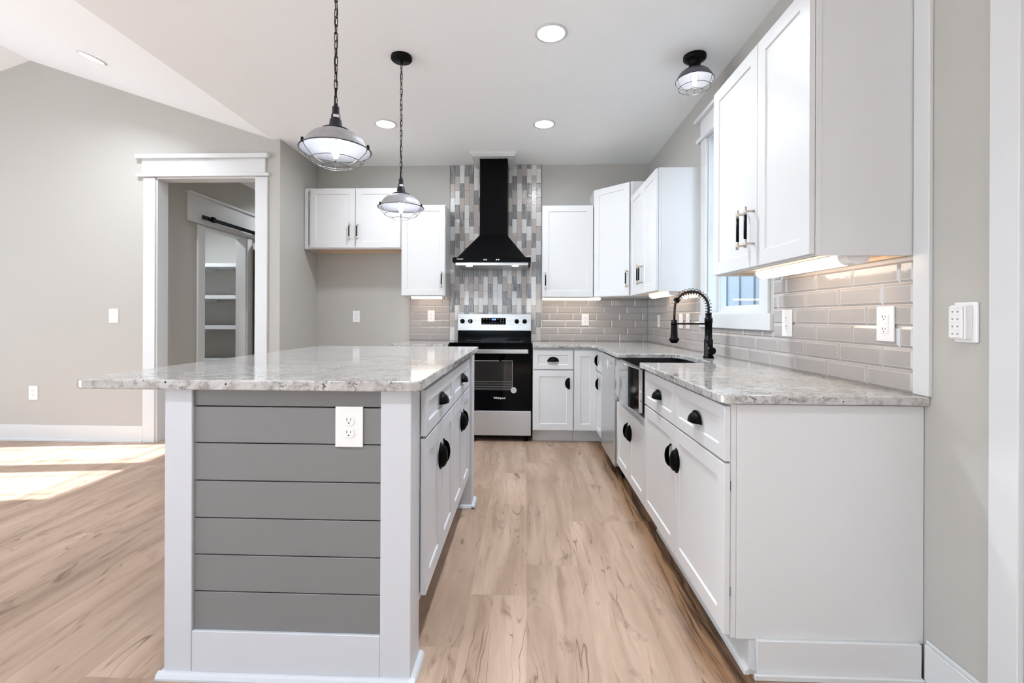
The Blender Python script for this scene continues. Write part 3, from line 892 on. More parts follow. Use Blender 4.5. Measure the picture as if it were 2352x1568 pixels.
# ------------------------------------------------------------------ island body
PX0, PX1, PY = -1.147, -0.357, 1.4448
t = thing('kitchen_island', 'white kitchen island with grey shiplap end under a granite top', 'island', (0, 0, 0))
ZT = IZ0 - 0.0006
PB = PY + 0.115
b = MB()
b.box(PX0, -1.058, PY, PB, 0, ZT); b.build('corner_post', ISLP, t, bevel=0.002)
b = MB(); b.box(-0.4535, PX1, PY, PB, 0, ZT); b.build('corner_post', ISLP, t, bevel=0.002)
b = MB(); b.box(-1.0575, -0.454, PY + 0.001, PY + 0.03, 0, 0.147); b.build('bottom_rail', ISLP, t, bevel=0.0015)
b = MB()
zs = [0.1475, 0.269, 0.386, 0.503, 0.622, 0.742, 0.859, ZT]
for i in range(7):
    b.box(-1.0572, -0.4543, PY + 0.010, PY + 0.024, zs[i] + (0.0018 if i else 0.0), zs[i + 1] - 0.0018 if i < 6 else ZT)
b.build('shiplap_panel', GREYP, t, bevel=0.0012)
b = MB(); b.box(-1.0572, -0.4543, PY + 0.0245, PY + 0.028, 0.148, ZT); b.build('panel_backing', DARKGAP, t)
# cabinet box
FX = -0.357      # face frame plane toward +X
b = MB(); b.box(-1.10, FX - 0.02, PB + 0.0005, 2.80, 0.19, ZT); b.build('carcass', ISLP, t, bevel=0.001)
b = MB(); b.box(FX - 0.0195, FX - 0.001, PB + 0.0005, 2.80, 0.19, ZT); b.build('face_frame', ISLP, t)
b = MB(); b.box(-1.08, FX - 0.085, PB + 0.0005, 2.80, 0.0, 0.1895); b.build('toe_kick', ISLP, t)
b = MB(); b.box(-0.452, -0.324, 2.802, 2.92, 0, ZT); b.build('corner_post', ISLP, t, bevel=0.002)
b = MB(); b.box(-1.147, -1.02, 2.802, 2.92, 0, ZT); b.build('corner_post', ISLP, t, bevel=0.002)
b = MB(); b.box(-1.0195, -0.4525, 2.86, 2.90, 0, ZT); b.build('back_panel', ISLP, t, bevel=0.001)
b = MB(); b.box(-1.13, -1.1005, PB + 0.0005, 2.8015, 0, ZT); b.build('side_panel', ISLP, t, bevel=0.001)
# shoe mouldings
def shoe(b, x0, x1, y0, y1):
    b.box(x0, x1, y0, y1, 0.0, 0.011); 
b = MB()
prof = [(0, 0), (-0.018, 0), (-0.018, 0.006), (-0.013, 0.015), (-0.006, 0.019), (0, 0.020)]
b.prism([(PY + p[0], p[1]) for p in prof], PX0 - 0.016, PX1 + 0.016, 'X')
b.prism([(PX1 - p[0], p[1]) for p in prof], PY - 0.0, PB + 0.012, 'Y')
b.prism([(PX0 + p[0], p[1]) for p in prof], PY - 0.0, PB + 0.012, 'Y')
b.build('shoe_moulding', ISLP, t)
b = MB()
b.prism([(-0.324 - p[0], p[1]) for p in prof], 2.784, 2.938, 'Y')
b.prism([(2.802 + p[0], p[1]) for p in prof], -0.452, -0.306, 'X')
b.build('shoe_moulding', ISLP, t)
# doors facing +X : local frame rotated +90
Mi = Matrix.Translation((FX, PB, 0)) @ Matrix.Rotation(PI / 2, 4, 'Z')
def ifront(kind, y0, y1, z0, z1, hs, fr):
    d = MB().shaker(y0 - PB, y1 - PB, z0, z1, -0.021, fr=fr).build(kind, ISLP, t, bevel=0.0012)
    d.data.transform(Mi)
    n = len(COL.objects)
    if hs:
        o = cup_pull(d, hs[0] - PB, hs[1], -0.021, hs[2]); o.data.transform(Mi)
ya, yb_, yc_ = 1.566, 2.158, 2.772
ifront('drawer', ya, yb_ - 0.002, 0.742, 0.898, (1.857, 0.823, 'D'), 0.045)
ifront('drawer', yb_ + 0.002, yc_, 0.742, 0.898, (2.475, 0.823, 'D'), 0.045)
ifront('door', ya, 1.860, 0.207, 0.734, (1.817, 0.60, 'R'), 0.057)
ifront('door', 1.864, yb_ - 0.002, 0.207, 0.734, (1.907, 0.60, 'L'), 0.057)
ifront('door', yb_ + 0.002, 2.463, 0.207, 0.734, (2.42, 0.60, 'R'), 0.057)
ifront('door', 2.467, yc_, 0.207, 0.734, (2.51, 0.60, 'L'), 0.057)

# ------------------------------------------------------------------ tile backsplashes
def subtract_rects(rect, holes):
    rs = [rect]
    for h in holes:
        nr = []
        for r_ in rs:
            a0, a1, z0, z1 = r_
            if h[0] >= a1 or h[1] <= a0 or h[2] >= z1 or h[3] <= z0:
                nr.append(r_); continue
            if h[0] > a0: nr.append((a0, h[0], z0, z1))
            if h[1] < a1: nr.append((h[1], a1, z0, z1))
            m0, m1 = max(a0, h[0]), min(a1, h[1])
            if h[2] > z0: nr.append((m0, m1, z0, h[2]))
            if h[3] < z1: nr.append((m0, m1, h[3], z1))
        rs = nr
    return rs

def subway(name, label, a0, a1, z0, z1, pitch, row, phase, shift, holes, place):
    """place(a, d, z) -> world; d is distance off the wall"""
    b = MB()
    def quadbox(r_, d0, d1, ins=0.0):
        A = [(r_[0], r_[2]), (r_[1], r_[2]), (r_[1], r_[3]), (r_[0], r_[3])]
        B = [(r_[0]+ins, r_[2]+ins), (r_[1]-ins, r_[2]+ins), (r_[1]-ins, r_[3]-ins), (r_[0]+ins, r_[3]-ins)]
        vs = [place(p[0], d0, p[1]) for p in A] + [place(p[0], d1, p[1]) for p in B]
        b._add(vs, [(0,3,2,1),(4,5,6,7),(0,1,5,4),(1,2,6,5),(2,3,7,6),(3,0,4,7)])
    b.cur = 1
    for r_ in subtract_rects((a0, a1, z0, z1), holes): quadbox(r_, 0.0005, 0.0045)
    b.cur = 0
    g = 0.0014
    nrow = int((z1 - z0) / row) + 1
    for k in range(nrow):
        q0 = z0 + k * row; q1 = min(q0 + row, z1)
        if q1 - q0 < 0.012: continue
        x = phase + shift * k
        while x > a0: x -= pitch
        while x < a1:
            x0, x1 = max(x, a0), min(x + pitch, a1)
            if x1 - x0 > 0.012:
                for r_ in subtract_rects((x0, x1, q0, q1), holes):
                    if r_[1] - r_[0] > 0.012 and r_[3] - r_[2] > 0.012:
                        rr = (r_[0] + g, r_[1] - g, r_[2] + g, r_[3] - g)
                        ins = min(0.0082, (rr[3] - rr[2]) * 0.3, (rr[1] - rr[0]) * 0.3)
                        quadbox(rr, 0.0045, 0.0052, 0.0)
                        quadbox(rr, 0.0052, 0.0100, ins); b.m[-5] = 2
                        r2 = (rr[0] + ins + 0.0011, rr[1] - ins - 0.0011, rr[2] + ins + 0.0011, rr[3] - ins - 0.0011)
                        if r2[1] - r2[0] > 0.004: quadbox(r2, 0.0100, 0.0102, 0.0)
            x += pitch
    o = b.build(name, [TILE, GROUT, TILEB])
    return tag(o, label, 'backsplash', None)

ROW = 0.0727
ZT0 = ZK + 0.001
ZU = 1.3655
subway('tile_backsplash', 'small panel of glossy taupe brick tile left of the range', -1.2285, -0.8045, ZT0, 1.3645, 0.2394, ROW, -1.1155 - 5 * 0.0785 + 0.0, 0.0785, [], lambda a, d, z: (a, YB - d, z))
subway('tile_backsplash', 'glossy taupe brick tile from the range to the right corner', 0.1515, XR - 0.001, ZT0, 1.342, 0.2394, ROW, 0.245, 0.0785, [], lambda a, d, z: (a, YB - d, z))
subway('tile_backsplash', 'glossy taupe brick tile on the right wall around the window', 1.561, YB - 0.0115, ZT0, 1.355, 0.2275, ROW, 1.771 + 3 * 0.0755, -0.0755,
       [(2.425, 3.419, 1.080, 2.0), (3.43, 4.28, 1.3385, 2.0), (1.55, 2.36, 1.349, 2.0)], lambda a, d, z: (XR - d, a, z))

# vertical mosaic behind the hood
pat = ['GGBWGWGBWBGBW', 'GBWGWGBGBGWBB', 'WWGBGBWWGWBWB', 'GBBWWBGGBWGWB', 'GGBBGWBWGBGWB', 'WWGBBWBGBWBGW', 'GBWGWBGBGBWBW',
       'BWGBWGBGWWGBW', 'GBWGBWBWBGBWG', 'WGBWGBWGWWGWB', 'BWGBWGBBGWWWB', 'WBGWBWGWBGBWG', 'BWGBGBWGWBGBW', 'WGBGWBWBGWBGB',
       'GBWWBBWBWGWWG', 'BGBGWGBGBBGBW', 'GWGBGWBWBGWBW', 'WBWWBGWGWWBGB', 'BWGBWBWGGBBGB']
MX0, MX1 = -0.803, 0.150
cw_ = (MX1 - MX0) / 19
b = MB()
b.cur = 3; b.box(MX0, MX1, YB - 0.0045, YB - 0.0005, ZT0, ZC - 0.001)
TH = 0.1503
z_even, z_odd = 2.701 - TH, 2.701 - TH / 2 + 0.0 - TH * 0.0 
mi = {'W': 0, 'B': 1, 'G': 2}
RND = random.Random(3)
for c in range(19):
    x0 = MX0 + c * cw_ + 0.0009; x1 = MX0 + (c + 1) * cw_ - 0.0009
    ztop = 2.701 if c % 2 == 0 else 2.701 - TH / 2
    top = ZC - 0.002
    for i, ch in enumerate(pat[c]):
        z1 = top if i == 0 else ztop - (i - 1) * TH
        z0 = ztop - i * TH
        z0 = max(z0, ZT0)
        if z1 - z0 < 0.01: continue
        b.cur = mi[ch]
        yy = YB - 0.0100 - RND.uniform(0, 0.0012)
        b.box(x0, x1, yy, YB - 0.0046, z0 + 0.0009, z1 - 0.0009)
b.cur = 4
b.box(MX0 - 0.003, MX0 - 0.0003, YB - 0.012, YB - 0.0005, 2.256, ZC - 0.001); b.box(MX1 + 0.0003, MX1 + 0.003, YB - 0.012, YB - 0.0005, 2.244, ZC - 0.001)
tag(b.build('mosaic_backsplash', [M_WH, M_BE, M_GR, GROUT, pm('dark_edge_strip', (0.12, 0.11, 0.10), 0.4, 0.5)], bevel=0.0008),
    'vertical mosaic of white, beige and striped grey tiles behind the hood', 'backsplash')

# ------------------------------------------------------------------ range hood
t = thing('range_hood', 'black pyramid chimney range hood above the stove', 'range hood', (-0.327, YB - 0.0125, 0))
hx0, hx1 = -0.700 + 0.327, 0.041 + 0.327
hy = -(YB - 0.0125 - 4.395)
b = MB(); b.box(hx0, hx1, hy, 0, 1.668, 1.714); b.build('canopy_band', BLKH, t, bevel=0.0015)
b = MB()
b.frustum((hx0 + 0.045, hx1 - 0.05, hy + 0.015, -0.0, 1.7145), (-0.136, 0.137, hy + 0.20, -0.0, 1.955))
b.build('canopy', BLKH, t, bevel=0.001)
b = MB(); b.box(-0.136, 0.137, hy + 0.20, 0, 1.9555, 2.7005); b.build('chimney', BLKH, t, bevel=0.001)
b = MB(); b.box(hx0 + 0.025, hx1 - 0.025, hy + 0.03, -0.02, 1.640, 1.6675); b.build('grease_filter', STEEL, t, bevel=0.001)
for s in (-1, 1):
    b = MB(); b.lathe([(0.0, 0.0), (0.03, 0.0), (0.034, 0.006)], (s * 0.22, hy + 0.06, 1.6335), 20); b.build('hood_lamp', emit_mat('hood_lamp_glow', (1, 0.93, 0.85), 2.0), t)
for x in (-0.072, -0.053, 0.045, 0.064): MB().box(x - 0.006, x + 0.006, hy - 0.002, hy - 0.0002, 1.684, 1.696).build('control_button', WHMARK, t, bevel=0.001)
text_mesh('brand_mark', 'CIARRA', 0.018, WHMARK, t, Matrix.Translation((hx0 + 0.072, hy - 0.001, 1.695)) @ RX90, 0.0003)
# white collar where the chimney meets the ceiling
o = MB().box(-0.535, -0.463, 4.53, YB - 0.013, 2.701, ZC - 0.0005)
o.box(-0.190 + 0.0005, -0.118, 4.53, YB - 0.013, 2.701, ZC - 0.0005); o.box(-0.535, -0.118, 4.50, 4.53, 2.701, ZC - 0.0005)
o.box(-0.550, -0.103, 4.485, 4.50, 2.717, ZC - 0.0005); o.box(-0.463, -0.19, 4.53, 4.57, 2.7015, ZC - 0.001)
tag(o.build('chimney_collar', TRIMP, bevel=0.0015), 'white painted trim collar around the hood chimney at the ceiling', 'trim')

# ------------------------------------------------------------------ range
RX0, RX1, RYF = -0.709, 0.051, 4.297
t = thing('range', 'stainless and black electric range under the black hood', 'stove', ((RX0 + RX1) / 2, RYF, 0))
hw = (RX1 - RX0) / 2 - 0.001
b = MB(); b.box(-hw, hw, 0.03, YB - RYF - 0.02, 0.04, 0.892); b.build('body', BLKE, t, bevel=0.002)
for sx in (-1, 1):
    for y in (0.06, 0.5): MB().cyl((sx * (hw - 0.05), y, 0.0), (sx * (hw - 0.05), y, 0.0399), 0.018, n=12).build('foot', BLKM, t)
b = MB(); b.box(-hw - 0.004 + 0.004, hw, -0.030, YB - RYF - 0.085, 0.893, 0.915); b.build('cooktop', BLKG, t, bevel=0.004, seg=2)
for (x, y, rr) in ((-0.2, 0.13, 0.11), (0.2, 0.13, 0.085), (-0.2, 0.40, 0.075), (0.2, 0.40, 0.10)):
    MB().lathe([(rr, 0.0), (rr + 0.0015, 0.0002), (rr + 0.003, 0.0)], (x, y, 0.9152), 40).build('burner_ring', GRMARK, t)
b = MB(); b.box(-hw, hw, YB - RYF - 0.0845, YB - RYF - 0.014, 0.893, 1.0105); b.build('rear_riser', BLKE, t, bevel=0.006, seg=3)
bgy = YB - RYF - 0.094
b = MB(); b.prism([(bgy, 1.011), (bgy + 0.012, 1.182), (bgy + 0.07, 1.182), (bgy + 0.07, 1.011)], -hw - 0.0, hw, 'X'); b.build('backguard', STEEL, t, bevel=0.002)
# control display
def slant(z): return bgy + 0.012 * (z - 1.011) / 0.171
def ctrl(mb, x0, x1, z0, z1, o0=0.0012):
    mb._add([(x0, slant(z0) - o0, z0), (x1, slant(z0) - o0, z0), (x1, slant(z1) - o0, z1), (x0, slant(z1) - o0, z1),
             (x0, slant(z0) + 0.001, z0), (x1, slant(z0) + 0.001, z0), (x1, slant(z1) + 0.001, z1), (x0, slant(z1) + 0.001, z1)],
            [(0,1,2,3),(4,7,6,5),(0,4,5,1),(1,5,6,2),(2,6,7,3),(3,7,4,0)])
cxr = (RX0 + RX1) / 2
b = MB(); ctrl(b, -0.464 - cxr, -0.211 - cxr, 1.073, 1.141); disp = b.build('control_display', BLKG, t, bevel=0.0006)
Ms = Matrix.Rotation(math.atan2(0.012, 0.171) * -1, 4, 'X')
text_mesh('clock_digits', '12:45', 0.020, LCD, disp, Matrix.Translation((-0.335 - cxr, slant(1.124) - 0.0024, 1.124)) @ RX90, 0.0003, 0.0004)
for x in (-0.437, -0.408, -0.377, -0.290, -0.261, -0.236):
    for zb_ in (1.128, 1.086):
        b = MB(); ctrl(b, x - cxr - 0.006, x - cxr + 0.006, zb_, zb_ + 0.002, 0.0018); b.build('button_mark', WHMARK, disp)
for x in (-0.263, -0.236):
    b = MB(); ctrl(b, x - cxr - 0.003, x - cxr + 0.003, 1.105, 1.111, 0.0018); b.build('button_mark', WHMARK, disp)
b = MB()
for x in (-0.35, -0.317):
    b.tube([(x - cxr + 0.009 * math.cos(a * PI / 8), slant(1.09) - 0.0018, 1.09 + 0.009 * math.sin(a * PI / 8)) for a in range(16)], 0.0006, 5, closed=True)
b.build('button_ring', GRMARK, disp)
for x in (-0.658, -0.577, -0.098, -0.017):
    zz = 1.107; y0 = slant(zz)
    b = MB(); b.lathe([(0.0235, 0.0), (0.0235, -0.012), (0.020, -0.026), (0.0, -0.026)], (x - cxr, y0, zz), 28, 'Y')
    kn = b.build('control_knob', BLKE, t)
    b = MB(); b.box(x - cxr - 0.003, x - cxr + 0.003, y0 - 0.031, y0 - 0.0255, zz - 0.018, zz + 0.020); b.build('knob_grip', STEEL if x == -0.577 else BLKM, kn, bevel=0.001)
# oven door
b = MB(); b.box(-hw + 0.004, hw - 0.004, 0.0, 0.0295, 0.292, 0.862)
od = b.build('oven_door', BLKG, t, bevel=0.004, seg=2)
b = MB(); b.box(-0.165, 0.08, -0.0012, -0.0002, 0.745, 0.750); b.box(0.10, 0.204, -0.0012, -0.0002, 0.747, 0.750); b.box(0.2, 0.204, -0.0012, -0.0002, 0.50, 0.747)
for zz_ in (0.555, 0.532, 0.508, 0.487): b.box(-0.30, 0.199, -0.0012, -0.0002, zz_, zz_ + 0.0022)
b.build('window_line', GRMARK, od)
# interior seen through the oven glass
b = MB(); b.box(-0.22, 0.198, -0.0006, 0.0002, 0.475, 0.744); b.build('oven_window', pm('smoked_oven_window', (0.018, 0.017, 0.016), 0.02, 0, 0.3), od)
b = MB()
b.cyl((-hw + 0.03, -0.045, 0.842), (hw - 0.03, -0.045, 0.842), 0.0, n=4) if False else None
b.box(-hw + 0.03, hw - 0.03, -0.062, -0.040, 0.818, 0.856)
for sx in (-1, 1): b.box(sx * (hw - 0.05) - 0.012, sx * (hw - 0.05) + 0.012, -0.040, -0.0003, 0.826, 0.850)
b.build('oven_handle', STEEL, od, bevel=0.004, seg=3)
text_mesh('brand_mark', 'Whirlpool', 0.026, WHMARK, od, Matrix.Translation((-0.245 - cxr, -0.0008, 0.405)) @ RX90, 0.0003, 0.0004)
b = MB(); b.cyl((0.115 + 0.1, -0.0002, 0.478 - 0.0), (0.115 + 0.1, -0.0010, 0.478), 0.027, n=32); stk = b.build('round_sticker', pm('sticker_paper', (0.55, 0.56, 0.58), 0.5), od)
b = MB()
for k_, w_ in enumerate((0.012, 0.019, 0.021, 0.019, 0.012)): b.box(0.215 - w_, 0.215 + w_, -0.0016, -0.0011, 0.492 - k_ * 0.007, 0.494 - k_ * 0.007)
b.build('sticker_print', GRMARK, stk)
b = MB(); b.box(-hw + 0.004, hw - 0.004, 0.0, 0.0295, 0.060, 0.286); b.build('storage_drawer', STEELV, t, bevel=0.003, seg=2)

# ------------------------------------------------------------------ dishwasher
t = thing('dishwasher', 'stainless dishwasher between the corner cabinet and the farmhouse sink', 'dishwasher', (0.632, 3.950, 0), RN)
b = MB(); b.box(0.004, 0.580, 0.025, 0.57, 0.085, 0.866); b.build('body', pm('dishwasher_tub', (0.45, 0.45, 0.46), 0.5), t)
b = MB(); b.box(0.0, 0.584, 0.0, 0.0245, 0.083, 0.860); dd = b.build('door', DISHP, t, bevel=0.004, seg=2)
b = MB(); b.box(0.02, 0.564, 0.06, 0.08, 0.0, 0.0845); b.build('toe_kick', BLKM, t)
b = MB(); b.box(0.0, 0.584, -0.0012, -0.0002, 0.76, 0.762); b.build('control_seam', GRMARK, dd)
text_mesh('brand_mark', 'Whirlpool', 0.022, GRMARK, dd, Matrix.Translation((0.46, -0.0008, 0.81)) @ RX90, 0.0002)
b = MB(); b.cyl((0.30, -0.0002, 0.79), (0.30, -0.0010, 0.79), 0.034, n=28); b.build('round_sticker', pm('film_sticker', (0.78, 0.78, 0.79), 0.4), dd)

# ------------------------------------------------------------------ farmhouse sink
t = thing('farmhouse_sink', 'stainless apron-front farmhouse sink set in the right countertop', 'sink', (0.0, 0, 0))
b = MB()
ay0, ay1 = 2.560, 3.235
n = 14
fr_, bk_ = [], []
for i in range(n + 1):
    s_ = i / n
    yy = ay0 + (ay1 - ay0) * s_
    bow = 0.022 * math.sin(PI * s_)
    fr_.append((0.612 - bow, yy)); bk_.append((0.634, yy))
poly = fr_ + bk_[::-1]
b.smooth = False
b.prism(poly, 0.628, 0.8685, 'Z')
b.build('apron', POL, t, bevel=0.004, seg=2, angle=0.8)
b = MB()
sx0, sx1, sy0_, sy1_ = 0.636, 1.05, ay0 + 0.012, ay1 - 0.012
b.box(sx0, sx1, sy0_, sy1_, 0.640, 0.650)
b.box(sx0, sx0 + 0.008, sy0_, sy1_, 0.650, 0.8685); b.box(sx1 - 0.008, sx1, sy0_, sy1_, 0.650, 0.8685)
b.box(sx0 + 0.008, sx1 - 0.008, sy0_, sy0_ + 0.008, 0.650, 0.8685); b.box(sx0 + 0.008, sx1 - 0.008, sy1_ - 0.008, sy1_, 0.650, 0.8685)
b.build('bowl', pm('dark_gunmetal_bowl', (0.035, 0.033, 0.035), 0.3, 0.6), t)
b = MB(); b.lathe([(0.0, 0.0), (0.04, 0.0), (0.045, 0.004), (0.03, 0.005), (0.0, 0.001)], (0.86, 2.9, 0.651), 24); b.build('drain', STEEL, t)
b = MB(); b.box(0.6415, 0.658, 2.5505, 2.5585, 0.592, 0.866); b.build('side_gap_shade', DARKGAP, t)  # dark strip standing in for the shadow in the gap beside the apron

# ------------------------------------------------------------------ faucet
fx, fy = 1.117, 2.91
t = thing('kitchen_faucet', 'black spring-neck pull-down kitchen faucet behind the sink', 'faucet', (fx, fy, ZK + 0.0005))
b = MB()
b.lathe([(0.031, 0.0), (0.031, 0.012), (0.026, 0.013), (0.026, 0.115), (0.0215, 0.116), (0.0215, 0.215), (0.0235, 0.216), (0.0235, 0.245), (0.018, 0.246), (0.018, 0.275), (0.0, 0.275)], (0, 0, 0), 24)
b.build('body', BLKM, t)
zh = ZK
R = 0.1025
cz = 0.305
pts = [(0, 0, 0.27), (0, 0, 0.29)]
for i in range(0, 25):
    a = PI * i / 24
    pts.append((-R + R * math.cos(a), 0, cz + R * math.sin(a)))
pts += [(-2 * R - 0.002, 0, 0.27), (-2 * R - 0.003, 0, 0.232)]
b = MB(); b.tube(pts, 0.0075, 10); b.build('hose', pm('dark_bronze_hose', (0.035, 0.02, 0.016), 0.35, 0.4), t)
# spring
sp = []
path = []
for i in range(0, 21):
    a = (PI * 0.84) * i / 20
    path.append(Vector((-R + R * math.cos(a), 0, cz + R * math.sin(a))))
path = [Vector((0, 0, 0.262)), Vector((0, 0, 0.285))] + path
L = [0]
for i in range(1, len(path)): L.append(L[-1] + (path[i] - path[i-1]).length)
tot = L[-1]; turns = 17; N = turns * 16
for kx in range(N + 1):
    d_ = tot * kx / N
    j = max(i for i in range(len(L)) if L[i] <= d_ + 1e-9); j = min(j, len(path) - 2)
    f_ = (d_ - L[j]) / (L[j+1] - L[j])
    p = path[j].lerp(path[j+1], f_)
    tn = (path[j+1] - path[j]).normalized()
    nn = Vector((0, 1, 0)); bb = tn.cross(nn)
    ang = 2 * PI * turns * kx / N
    sp.append(p + (nn * math.cos(ang) + bb * math.sin(ang)) * 0.0185)
b = MB(); b.tube(sp, 0.0017, 6); b.build('spring', BLKM, t)
b = MB(); ex = path[-1]; tn = (path[-1] - path[-2]).normalized()
b.cyl(ex - tn * 0.006, ex + tn * 0.012, 0.0185, n=16); b.build('spring_collar', BLKM, t)
b = MB(); b.lathe([(0.0, 0.09), (0.018, 0.09), (0.024, 0.102), (0.030, 0.105), (0.030, 0.118), (0.022, 0.124), (0.018, 0.20), (0.016, 0.232), (0.009, 0.233), (0.0, 0.233)], (-2 * R - 0.003, 0, 0.0), 20)
b.build('spray_head', BLKM, t)
b = MB(); b.cyl((-0.020, 0, 0.2095), (-2 * R + 0.012, 0, 0.2095), 0.0055, n=10); b.lathe([(0.019, -0.008), (0.021, 0), (0.019, 0.008)], (-2 * R - 0.003, 0, 0.2095), 18); b.build('docking_arm', BLKM, t)
b = MB(); b.cyl((0, -0.026, 0.047), (0, -0.052, 0.047), 0.021, n=20); b.cyl((0, -0.0535, 0.047), (0, -0.060, 0.047), 0.0225, n=20)
b.tube([(0, -0.045, 0.055), (-0.012, -0.045, 0.085), (-0.032, -0.045, 0.112)], 0.0055, 8)
b.build('lever_handle', BLKM, t)
b = MB(); b.cyl((-0.01, -0.0265, 0.047), (0.0, -0.034, 0.047), 0.0215, n=20); b.build('brass_ring', BRASS, t)

# ------------------------------------------------------------------ outlets, switches
def plate(name, label, cat, loc, rz, w=0.073, h=0.118, kind='duplex', d=0.006, group=None):
    """local: x right, z up, faces -y, back at y=0"""
    t = thing(name, label, cat, loc, rz, group)
    b = MB(); b.box(-w/2, w/2, -d, -0.0003, -h/2, h/2); b.build('cover_plate', PLASTIC, t, bevel=0.002, seg=2)
    y = -d
    if kind == 'duplex':
        for s in (1, -1):
            cz_ = s * 0.0195
            pts = []
            for i in range(24):
                a = 2 * PI * i / 24
                pts.append((max(-0.0165, min(0.0165, 0.0178 * math.cos(a))), cz_ + max(-0.0142, min(0.0142, 0.0178 * math.sin(a)))))
            b = MB(); b.prism(pts, y - 0.0022, y - 0.0001, 'Y'); rc = b.build('receptacle', PLASTIC, t, bevel=0.0005)
            b = MB()
            b.box(-0.0070, -0.0054, y - 0.0028, y - 0.0023, cz_ + 0.000, cz_ + 0.009)
            b.box(0.0054, 0.0070, y - 0.0028, y - 0.0023, cz_ + 0.001, cz_ + 0.008)
            b.cyl((0, y - 0.0023, cz_ - 0.0065), (0, y - 0.0028, cz_ - 0.0065), 0.0023, n=10)
            b.build('slot', SLOT, rc)
        b = MB(); b.cyl((0, y, 0), (0, y - 0.001, 0), 0.003, n=12); b.build('screw', PLASTIC, t)
    elif kind == 'gfci':
        b = MB(); b.box(-0.0165, 0.0165, y - 0.003, y - 0.0001, -0.033, 0.033); rc = b.build('receptacle', PLASTIC, t, bevel=0.001)
        b = MB()
        for s in (1, -1):
            cz_ = s * 0.021
            b.box(-0.0070, -0.0054, y - 0.0038, y - 0.0031, cz_ + 0.000, cz_ + 0.008); b.box(0.0054, 0.0070, y - 0.0038, y - 0.0031, cz_ + 0.001, cz_ + 0.007)
            b.cyl((0, y - 0.0031, cz_ - 0.0055), (0, y - 0.0038, cz_ - 0.0055), 0.0022, n=10)
        b.build('slot', SLOT, rc)
        b = MB(); b.box(-0.009, 0.009, y - 0.0042, y - 0.0031, 0.001, 0.006); b.box(-0.009, 0.009, y - 0.0042, y - 0.0031, -0.006, -0.001); b.build('test_button', PLASTIC, rc)
    elif kind == 'toggle':
        b = MB(); b.box(-0.0055, 0.0055, y - 0.0012, y - 0.0001, -0.012, 0.012); b.box(-0.004, 0.004, y - 0.011, y - 0.0012, 0.0, 0.009); b.build('toggle', PLASTIC, t, bevel=0.001)
    elif kind == 'rocker':
        b = MB(); b.box(-0.0165, 0.0165, y - 0.004, y - 0.0001, -0.033, 0.033); b.build('rocker', PLASTIC, t, bevel=0.0015)
    return t

plate('outlet', 'large duplex outlet on the grey shiplap end of the island', 'outlet', (-0.555, PY + 0.0095, 0.7995), 0, 0.088, 0.127)
plate('outlet', 'outlet on the bare wall inside the refrigerator alcove', 'outlet', (-1.80, YB, 1.150), 0, 0.076, 0.122, 'duplex')
plate('outlet', 'outlet on the taupe tile left of the range', 'outlet', (-0.999, YB - 0.0105, 1.159), 0, 0.075, 0.118, 'duplex')
plate('outlet', 'outlet on the taupe tile between range and corner', 'outlet', (0.612, YB - 0.0105, 1.126), 0, 0.075, 0.122, 'duplex')
plate('outlet', 'outlet on the right tiled wall just beside the window', 'outlet', (XR - 0.0105, 2.288, 1.124), RN, 0.082, 0.128, 'duplex')
plate('outlet', 'rectangular safety outlet nearest the camera on the right tiles', 'outlet', (XR - 0.0105, 1.674, 1.128), RN, 0.078, 0.122, 'gfci')
plate('outlet', 'narrow outlet plate nearest the back right corner', 'outlet', (XR - 0.0105, 4.465, 1.118), RN, 0.078, 0.118, 'duplex')
plate('light_switch', 'left of two switch plates seen behind the black faucet', 'switch', (XR - 0.0105, 3.825, 1.123), RN, 0.082, 0.118, 'rocker')
plate('light_switch', 'right of two switch plates seen behind the black faucet', 'switch', (XR - 0.0105, 3.665, 1.123), RN, 0.078, 0.118, 'rocker')
plate('light_switch', 'single toggle switch left of the cased opening', 'switch', (-3.76, YD, 1.148), 0, 0.088, 0.128, 'toggle')
plate('outlet', 'low outlet on the left wall above the baseboard', 'outlet', (-4.52, YD, 0.438), 0, 0.084, 0.128)
# fan remote in its wall holder
t = thing('fan_remote', 'white remote control in its wall cradle near the right edge', 'remote control', (XR, 1.385, 1.136), RN)
b = MB(); b.box(-0.036, 0.036, -0.008, -0.0003, -0.058, 0.058); cr = b.build('wall_plate', PLASTIC, t, bevel=0.004, seg=2)
b = MB(); b.box(-0.024, 0.024, -0.030, -0.0082, -0.049, 0.049); b.build('cradle', PLASTIC, t, bevel=0.003, seg=2)
b = MB(); b.box(-0.021, 0.021, -0.036, -0.0302, -0.045, 0.045); rm = b.build('remote_body', PLASTIC, t, bevel=0.002, seg=2)
b = MB()
for i in range(4):
    for j in range(2):
        b.cyl((-0.008 + j * 0.016, -0.0361, 0.030 - i * 0.021), (-0.008 + j * 0.016, -0.0367, 0.030 - i * 0.021), 0.0028, n=10)
b.build('button_icon', GRMARK, rm)
b = MB()
for i in range(5): b.box(-0.017, 0.017, -0.0365, -0.0361, 0.0405 - i * 0.021 - 0.0003, 0.0405 - i * 0.021 + 0.0003)
b.build('divider_line', pm('faint_line', (0.6, 0.6, 0.62), 0.5), rm)

